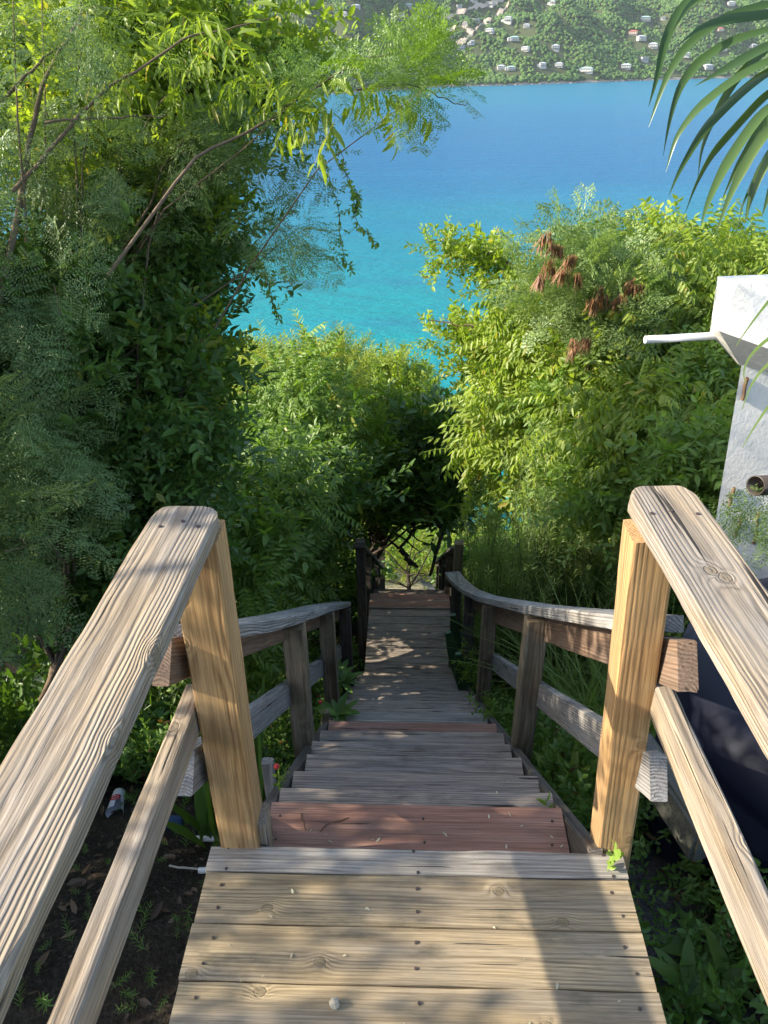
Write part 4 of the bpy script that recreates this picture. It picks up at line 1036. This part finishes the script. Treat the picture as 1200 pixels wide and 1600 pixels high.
cover('undergrowth', 'wild scrub covering the lower slope down to the sea', (-28, 28, 14, 58), T_TWIG, LM_MID, 9000, 1.3, 2.2, dens=lambda x, y: .12 if -11 < x < 3 and y < 22 else 1.)
cover('undergrowth', 'wild scrub on the slope at the far left and right of the stairs', (-14, 14, -6, 13), T_TWIG, LM_DARK, 5000, .6, 1.0, dens=lambda x, y: 1. if abs(x) > 3.6 else 0)
# big-leaved weeds at the lower right corner
def rosette(name, label, cat, p, n, L, wd, mat, up_=.7, T=None, tilt=.3):
    o = thing(name, tuple(p), label, cat); f = Fol(); a = np.arange(n)*2.4+rng.uniform(0, 6)
    el = np.linspace(up_*1.6, up_*.3, n) + rng.normal(0, .1, n)
    d = np.stack([np.cos(a), np.sin(a), el], 1)
    f.add(T or [leaf9(1, wd/L, .05, .35), leaf9(1, wd/L, .06, .2)], np.tile(p, (n, 1))+rng.normal(0, .006, (n, 3)), d, (0, 0, 1), L*rng.uniform(.6, 1.1, n), rng.uniform(0, 1, n)); f.build('foliage', mat, o); return o
for i, (px, py) in enumerate(((1095, 1500), (1130, 1545), (1070, 1560), (1140, 1480))):
    q = onground(px, py); q[2] += .03
    rosette('broad_leaved_weed', ['broad-leaved weed, uppermost of the clump in the lower right corner', 'broad-leaved weed nearest the right mid rail in the lower right corner', 'broad-leaved weed closest to the deck edge in the lower right corner', 'broad-leaved weed in the lower right corner, farthest right under the mid rail'][i], 'weed', q, 11, .15, .05, LM_MID, .6)
q = onground(885, 1265); q[2] += .08
rosette('bromeliad', 'bright green spiky bromeliad just left of the right orange post', 'plant', q, 15, .27, .05, LM_BRIGHT, 1.0)
for i, (px, py) in enumerate(((610, 1045), (595, 1060), (555, 1045))):
    q = at(px, py, 5.2-.3*i); q[0] = -.5+.02*i; q = np.array([-.52+.05*i, [4.3, 4.0, 3.2][i], [-2.2, -2.0, -1.5][i]])
    rosette('leafy_plant', ['leafy plant by the third left stair post', 'leafy plant overlapping the left ends of the lower steps', 'leafy plant behind the second left stair post'][i], 'plant', q, 14, .15, .05, LM_COVER, .7)
for i, (x, y) in enumerate(((-.80, 1.95), (-.95, 2.35), (-.72, 2.2))):
    q = np.array([x, y, gz(x, y)]); o = thing('snake_plant', tuple(q), ['snake plant with tall sword leaves nearest behind the left orange post', 'snake plant farthest left behind the left orange post', 'snake plant between the left orange post and the second post'][i], 'plant'); f = Fol()
    n_ = 8; f.add([leaf9(1, .085, .012, .04), leaf9(1, .07, .012, .15)], np.tile(q, (n_, 1))+rng.normal(0, .03, (n_, 3))*[1, 1, 0], np.c_[rng.normal(0, .16, (n_, 2)), np.ones(n_)], rng.normal(0, 1, (n_, 3)), .62*rng.uniform(.6, 1.1, n_), rng.uniform(0, 1, n_)); f.build('foliage', LM_DARK, o)
# cactus pads by the right rail
CAC = plain('cactus_skin', (.035, .085, .03), .5, .4, .3, 20, .003, 60)
CT = thing('cactus', (.42, 5.0, -3.0), 'dark green flat cactus stems leaning beside the right ends of the lower steps', 'cactus')
for (x, y, z0, h, ln) in ((.42, 4.62, -2.62, .55, -.13), (.44, 5.1, -3.0, .72, -.08), (.41, 4.4, -2.45, .36, -.05)):
    P = [(x+ln*t, y, z0+h*t) for t in np.linspace(0, 1, 9)]
    sweep('stem', P, .10, .035, (0, -1, 0), CAC, CT, bev=.014, step=.05, taperfn=lambda t: .35+.65*math.sin(math.pi*min(1, .2+t*.75)))
# weed tufts by the right ends
for i, (x, y, z) in enumerate(((.47, 4.2, -2.1), (.48, 3.3, -1.6), (.46, 4.7, -2.5), (.50, 1.52, -.45))):
    o = thing('small_weed', (x, y, z), ['yellow-green weed tuft at the right end of the lower steps', 'small weed poking out beside the red second tread', 'weed tuft at the foot of the cactus', 'small weed beside the right end of the red top tread'][i], 'weed'); f = Fol()
    f.add(T_TWIG, np.tile((x, y, z), (14, 1))+rng.normal(0, .05, (14, 3)), np.c_[rng.normal(0, .7, (14, 2)), rng.uniform(.3, 1, 14)], rng.normal(0, 1, (14, 3)), .15, rng.uniform(.4, 1, 14)); f.build('foliage', LM_MID, o)
# sprout on the deck corner
q = ray_plane(948, 1362, 'z', .0); o = thing('seedling', tuple(q), 'bright yellow-green seedling growing through the right corner of the deck', 'seedling'); f = Fol()
f.add([t_twig(np.random.default_rng(5), 11, .42, .26, True)], [q], [(.12, .1, 1)], (1, 0, 0), .085, 1.); f.build('foliage', leaf_mat('sprout_leaf', (.17, .27, .05), (.25, .36, .07), None, .4), o)
RED = NT('red_petal'); REDP = RED.done(RED.bsdf((.55, .05, .05), .5, .3))
for i, p in enumerate(((-.455, 1.72, -.33), (-.46, 2.78, -1.1))):
    o = thing('flowering_weed', p, ['small weed with a pink-red flower beside the second step on the left', 'small red-flowered weed at the left end of the red lower tread'][i], 'weed'); f = Fol()
    f.add([t_twig(np.random.default_rng(8), 12, .3, .12)], [p, p], [(.05, -.1, 1), (.3, .1, .8)], (1, 0, 0), [.13, .08], .8); f.build('foliage', LM_MID, o)
    lathe('flower', [(0, 0), (.008, .004), (.010, .012), (.005, .02), (0, .021)], Vector(p)+Vector((.006, -.012, .125)), REDP, o, sides=10)
# stakes
sweepname = sweep('wooden_stake', [(-.50, 1.78, -.75), (-.50, 1.78, -.27)], .038, .03, (0, -1, 0), W_RAIL2, None); tag(sweepname, 'short grey wooden stake left of the second step', 'stake')
s2 = sweep('wooden_stake', [(-.475, 3.02, -1.75), (-.475, 3.02, -1.30)], .045, .03, (0, -1, 0), W_POST2, None); tag(s2, 'short greenish stake at the left end of the pale tread', 'stake')

# fallen litter
def litter(name, label, pts, sc, mat, kind='stuff', T=None):
    f = Fol(); N = len(pts); a = rng.uniform(0, 6.28, N)
    f.add(T or [leaf6(1, .4, .12, .1), leaf6(1, .3, -.08, .2)], pts, np.stack([np.cos(a), np.sin(a), rng.normal(0, .08, N)], 1), np.array([0, 0, 1])+rng.normal(0, .2, (N, 3)), sc*rng.uniform(.15, 1.2, N)**1.5*1.4, rng.uniform(0, 1, N))
    return tag(f.build(name, mat), label, 'leaf litter', None, kind)
pts = [(x, y, gz(x, y)+.012) for x, y in zip(rng.uniform(-2.2, -.6, 1100), rng.uniform(.1, 2.6, 1100))]
litter('leaf_litter', 'dead brown leaves scattered on the soil left of the deck', pts, .04, LM_DRY)
pts = [(x, y, .003) for x, y in zip(rng.uniform(-.5, .5, 26), rng.uniform(.8, 1.26, 26))] + [(x, y, stz(1.55)+.004) for x, y in zip(rng.uniform(-.42, .42, 26), rng.uniform(1.3, 1.54, 26))]
for y in noses[1:]:
    for k in range(4): pts.append((rng.uniform(-.42, .42), y-rng.uniform(.01, .12), stz(y)+.004))
litter('step_litter', 'tiny dry leaflets strewn over deck boards and treads', pts, .011, leaf_mat('pale_leaflet', (.35, .30, .2), (.6, .58, .4), None, .1))
for (a, b), lb in zip((((500, 1300), (516, 1285)), ((520, 1284), (545, 1278)), ((470, 1270), (478, 1298))), ('thick short dry twig lying aslant on the red top tread', 'thin twig to the right of the thick twig on the red top tread', 'thin curved stem near the left end of the red top tread')):
    tb = Tubes(); A = ray_plane(*a, 'z', stz(1.55)+.004); B = ray_plane(*b, 'z', stz(1.55)+.004); tb.add(wob(A, B, 6, .1), .0016, 5)
    tag(tb.build('dry_twig', BR), lb, 'twig')

# ------------------------------------------------------------------ palm frond
PF = thing('palm_tree', (2.6, 2.0, -1.0), 'palm tree outside the right edge, one frond of long arching leaflets hanging into view', 'palm')
strips = [
 [(1180, -60), (1100, -20), (1058, 20), (1036, 70), (1024, 130), (1013, 168)],
 [(1300, -10), (1200, 5), (1130, 28), (1078, 65), (1045, 112), (1026, 162), (1013, 200)],
 [(1330, 0), (1200, 24), (1140, 30), (1095, 42), (1060, 70)],
 [(1330, 20), (1200, 46), (1140, 66), (1092, 95), (1060, 135), (1045, 190), (1036, 245)],
 [(1330, 30), (1200, 72), (1135, 108), (1085, 135)],
 [(1330, 45), (1200, 95), (1140, 130), (1090, 170), (1055, 215), (1040, 270)],
 [(1340, 60), (1200, 108), (1150, 150), (1100, 200), (1062, 265), (1044, 308)],
 [(1340, 75), (1200, 140), (1155, 190), (1110, 240), (1085, 290), (1069, 338)],
 [(1340, 90), (1200, 165), (1162, 215), (1128, 268), (1104, 320), (1094, 358)],
 [(1340, 110), (1200, 200), (1168, 250), (1140, 305), (1116, 372)],
 [(1340, 130), (1200, 232), (1180, 270), (1158, 320), (1150, 372)],
 [(1340, 140), (1230, 215), (1190, 262), (1172, 310), (1163, 352)],
 [(1340, 150), (1240, 240), (1205, 290), (1190, 340)],
 [(1330, 40), (1210, 60), (1150, 120), (1120, 170), (1095, 230), (1090, 280)],
 [(1330, 5), (1190, -12), (1120, -15), (1075, 8), (1050, 50)],
 [(1340, 100), (1215, 150), (1180, 215), (1150, 262), (1128, 312)],
 [(1340, 160), (1260, 250), (1230, 330), (1220, 400)],
]
f = Fol()
Vp = []; Fp = []; Ap = []; npv = 0
for i, s_ in enumerate(strips):
    tt = 2.15+rng.uniform(-.14, .14); t = np.linspace(0, len(s_)-1, 26); s_ = np.array(s_, float)
    # smooth 2D
    dn_ = np.linspace(0, len(s_)-1, 26); xy = np.stack([np.interp(dn_, np.arange(len(s_)), s_[:, k]) for k in range(2)], 1)
    for _ in range(4): xy[1:-1] = (xy[:-2]+2*xy[1:-1]+xy[2:])/4
    P = np.array([at(x, y, tt+.12*(k/25)*(1 if i % 2 else -.6)) for k, (x, y) in enumerate(xy)])
    T = np.gradient(P, axis=0); T /= np.linalg.norm(T, axis=1)[:, None]
    side = np.cross(T, fw+.45*rng.normal(0, 1, 3)); side /= np.linalg.norm(side, axis=1)[:, None]; nrm = np.cross(side, T)
    for k in range(26):
        q = k/25; ww = .0135*min(1, (1-q)*2.2+.02)*(.45+.55*min(1, q*3.5))
        for (a, b) in ((-1, .35), (0, 0), (1, .35)): Vp.append(P[k]+side[k]*ww*a-nrm[k]*ww*b); Ap.append(i/len(strips))
        if k:
            for m_ in range(2): Fp.append((npv+3*k-3+m_, npv+3*k-2+m_, npv+3*k+1+m_, npv+3*k+m_))
    npv += 78
mesh_obj('leaflets', Vp, np.array(Fp), LM_PALM, PF, smooth=True, attrs={'rnd': ('FLOAT', Ap)})
tb = Tubes(); rp = np.array([at(1300, -120, 2.2), at(1330, 0, 2.2), at(1345, 100, 2.2), at(1345, 190, 2.2), at(1335, 260, 2.2)]); tb.add(np.stack([np.interp(np.linspace(0, 4, 16), np.arange(5), rp[:, k]) for k in range(3)], 1), np.linspace(.016, .006, 16), 8)
hub = np.array([2.7, 1.6, 2.7]); tb.add(wob(hub, rp[0], 8, .02, -.1), np.linspace(.03, .016, 8), 8); tb.build('frond_stem', TWIGM, PF)
tb = Tubes(); tb.add(wob((2.9, 1.3, gz(2.9, 1.3)), hub, 10, .01), np.linspace(.13, .09, 10), 12); tb.build('trunk', BARK, PF)
# thin palm leaflets falling in front of the white wall
f = Fol(); pl = []
for (a, b, c_) in (((1215, 520), (1150, 560), (1165, 600)), ((1215, 560), (1175, 580), (1160, 640)), ((1230, 600), (1185, 650), (1160, 700)), ((1220, 450), (1190, 480), (1150, 540))):
    tb = None
    t = np.linspace(0, 1, 12)[:, None]; P = np.array([at(*a, 2.5)])*(1-t)**2+2*np.array([at(*b, 2.5)])*t*(1-t)+np.array([at(*c_, 2.5)])*t*t
    T = np.gradient(P, axis=0); sd = np.cross(T, fw); sd /= np.linalg.norm(sd, axis=1)[:, None]
    n0 = len(pl)
    for k in range(12): w_ = .006*(1-k/12)+.0006; pl += [P[k]-sd[k]*w_, P[k]+sd[k]*w_]
F_ = [(24*j+2*k-2, 24*j+2*k-1, 24*j+2*k+1, 24*j+2*k) for j in range(4) for k in range(1, 12)]
mesh_obj('thin_leaflets', pl, np.array(F_), LM_GRASS, PF, attrs={'rnd': ('FLOAT', np.full(len(pl), .8))})
# creeper sprigs on the wall foot
o = thing('wall_creeper', tuple(at(1150, 880, 3.0)), 'feathery seedlings clinging to the foot of the white wall', 'creeper'); f = Fol()
pts = [at(px, py, 2.95+rng.uniform(-.1, .1)) for px, py in zip(rng.uniform(1115, 1200, 16), rng.uniform(800, 900, 16))]
f.add(T_BIPL, pts, np.c_[rng.normal(0, .6, 16), rng.normal(-.3, .3, 16), rng.uniform(0, 1, 16)], (0, -1, .3), .16, rng.uniform(.2, 1, 16)); f.build('foliage', LM_FEATH, o)
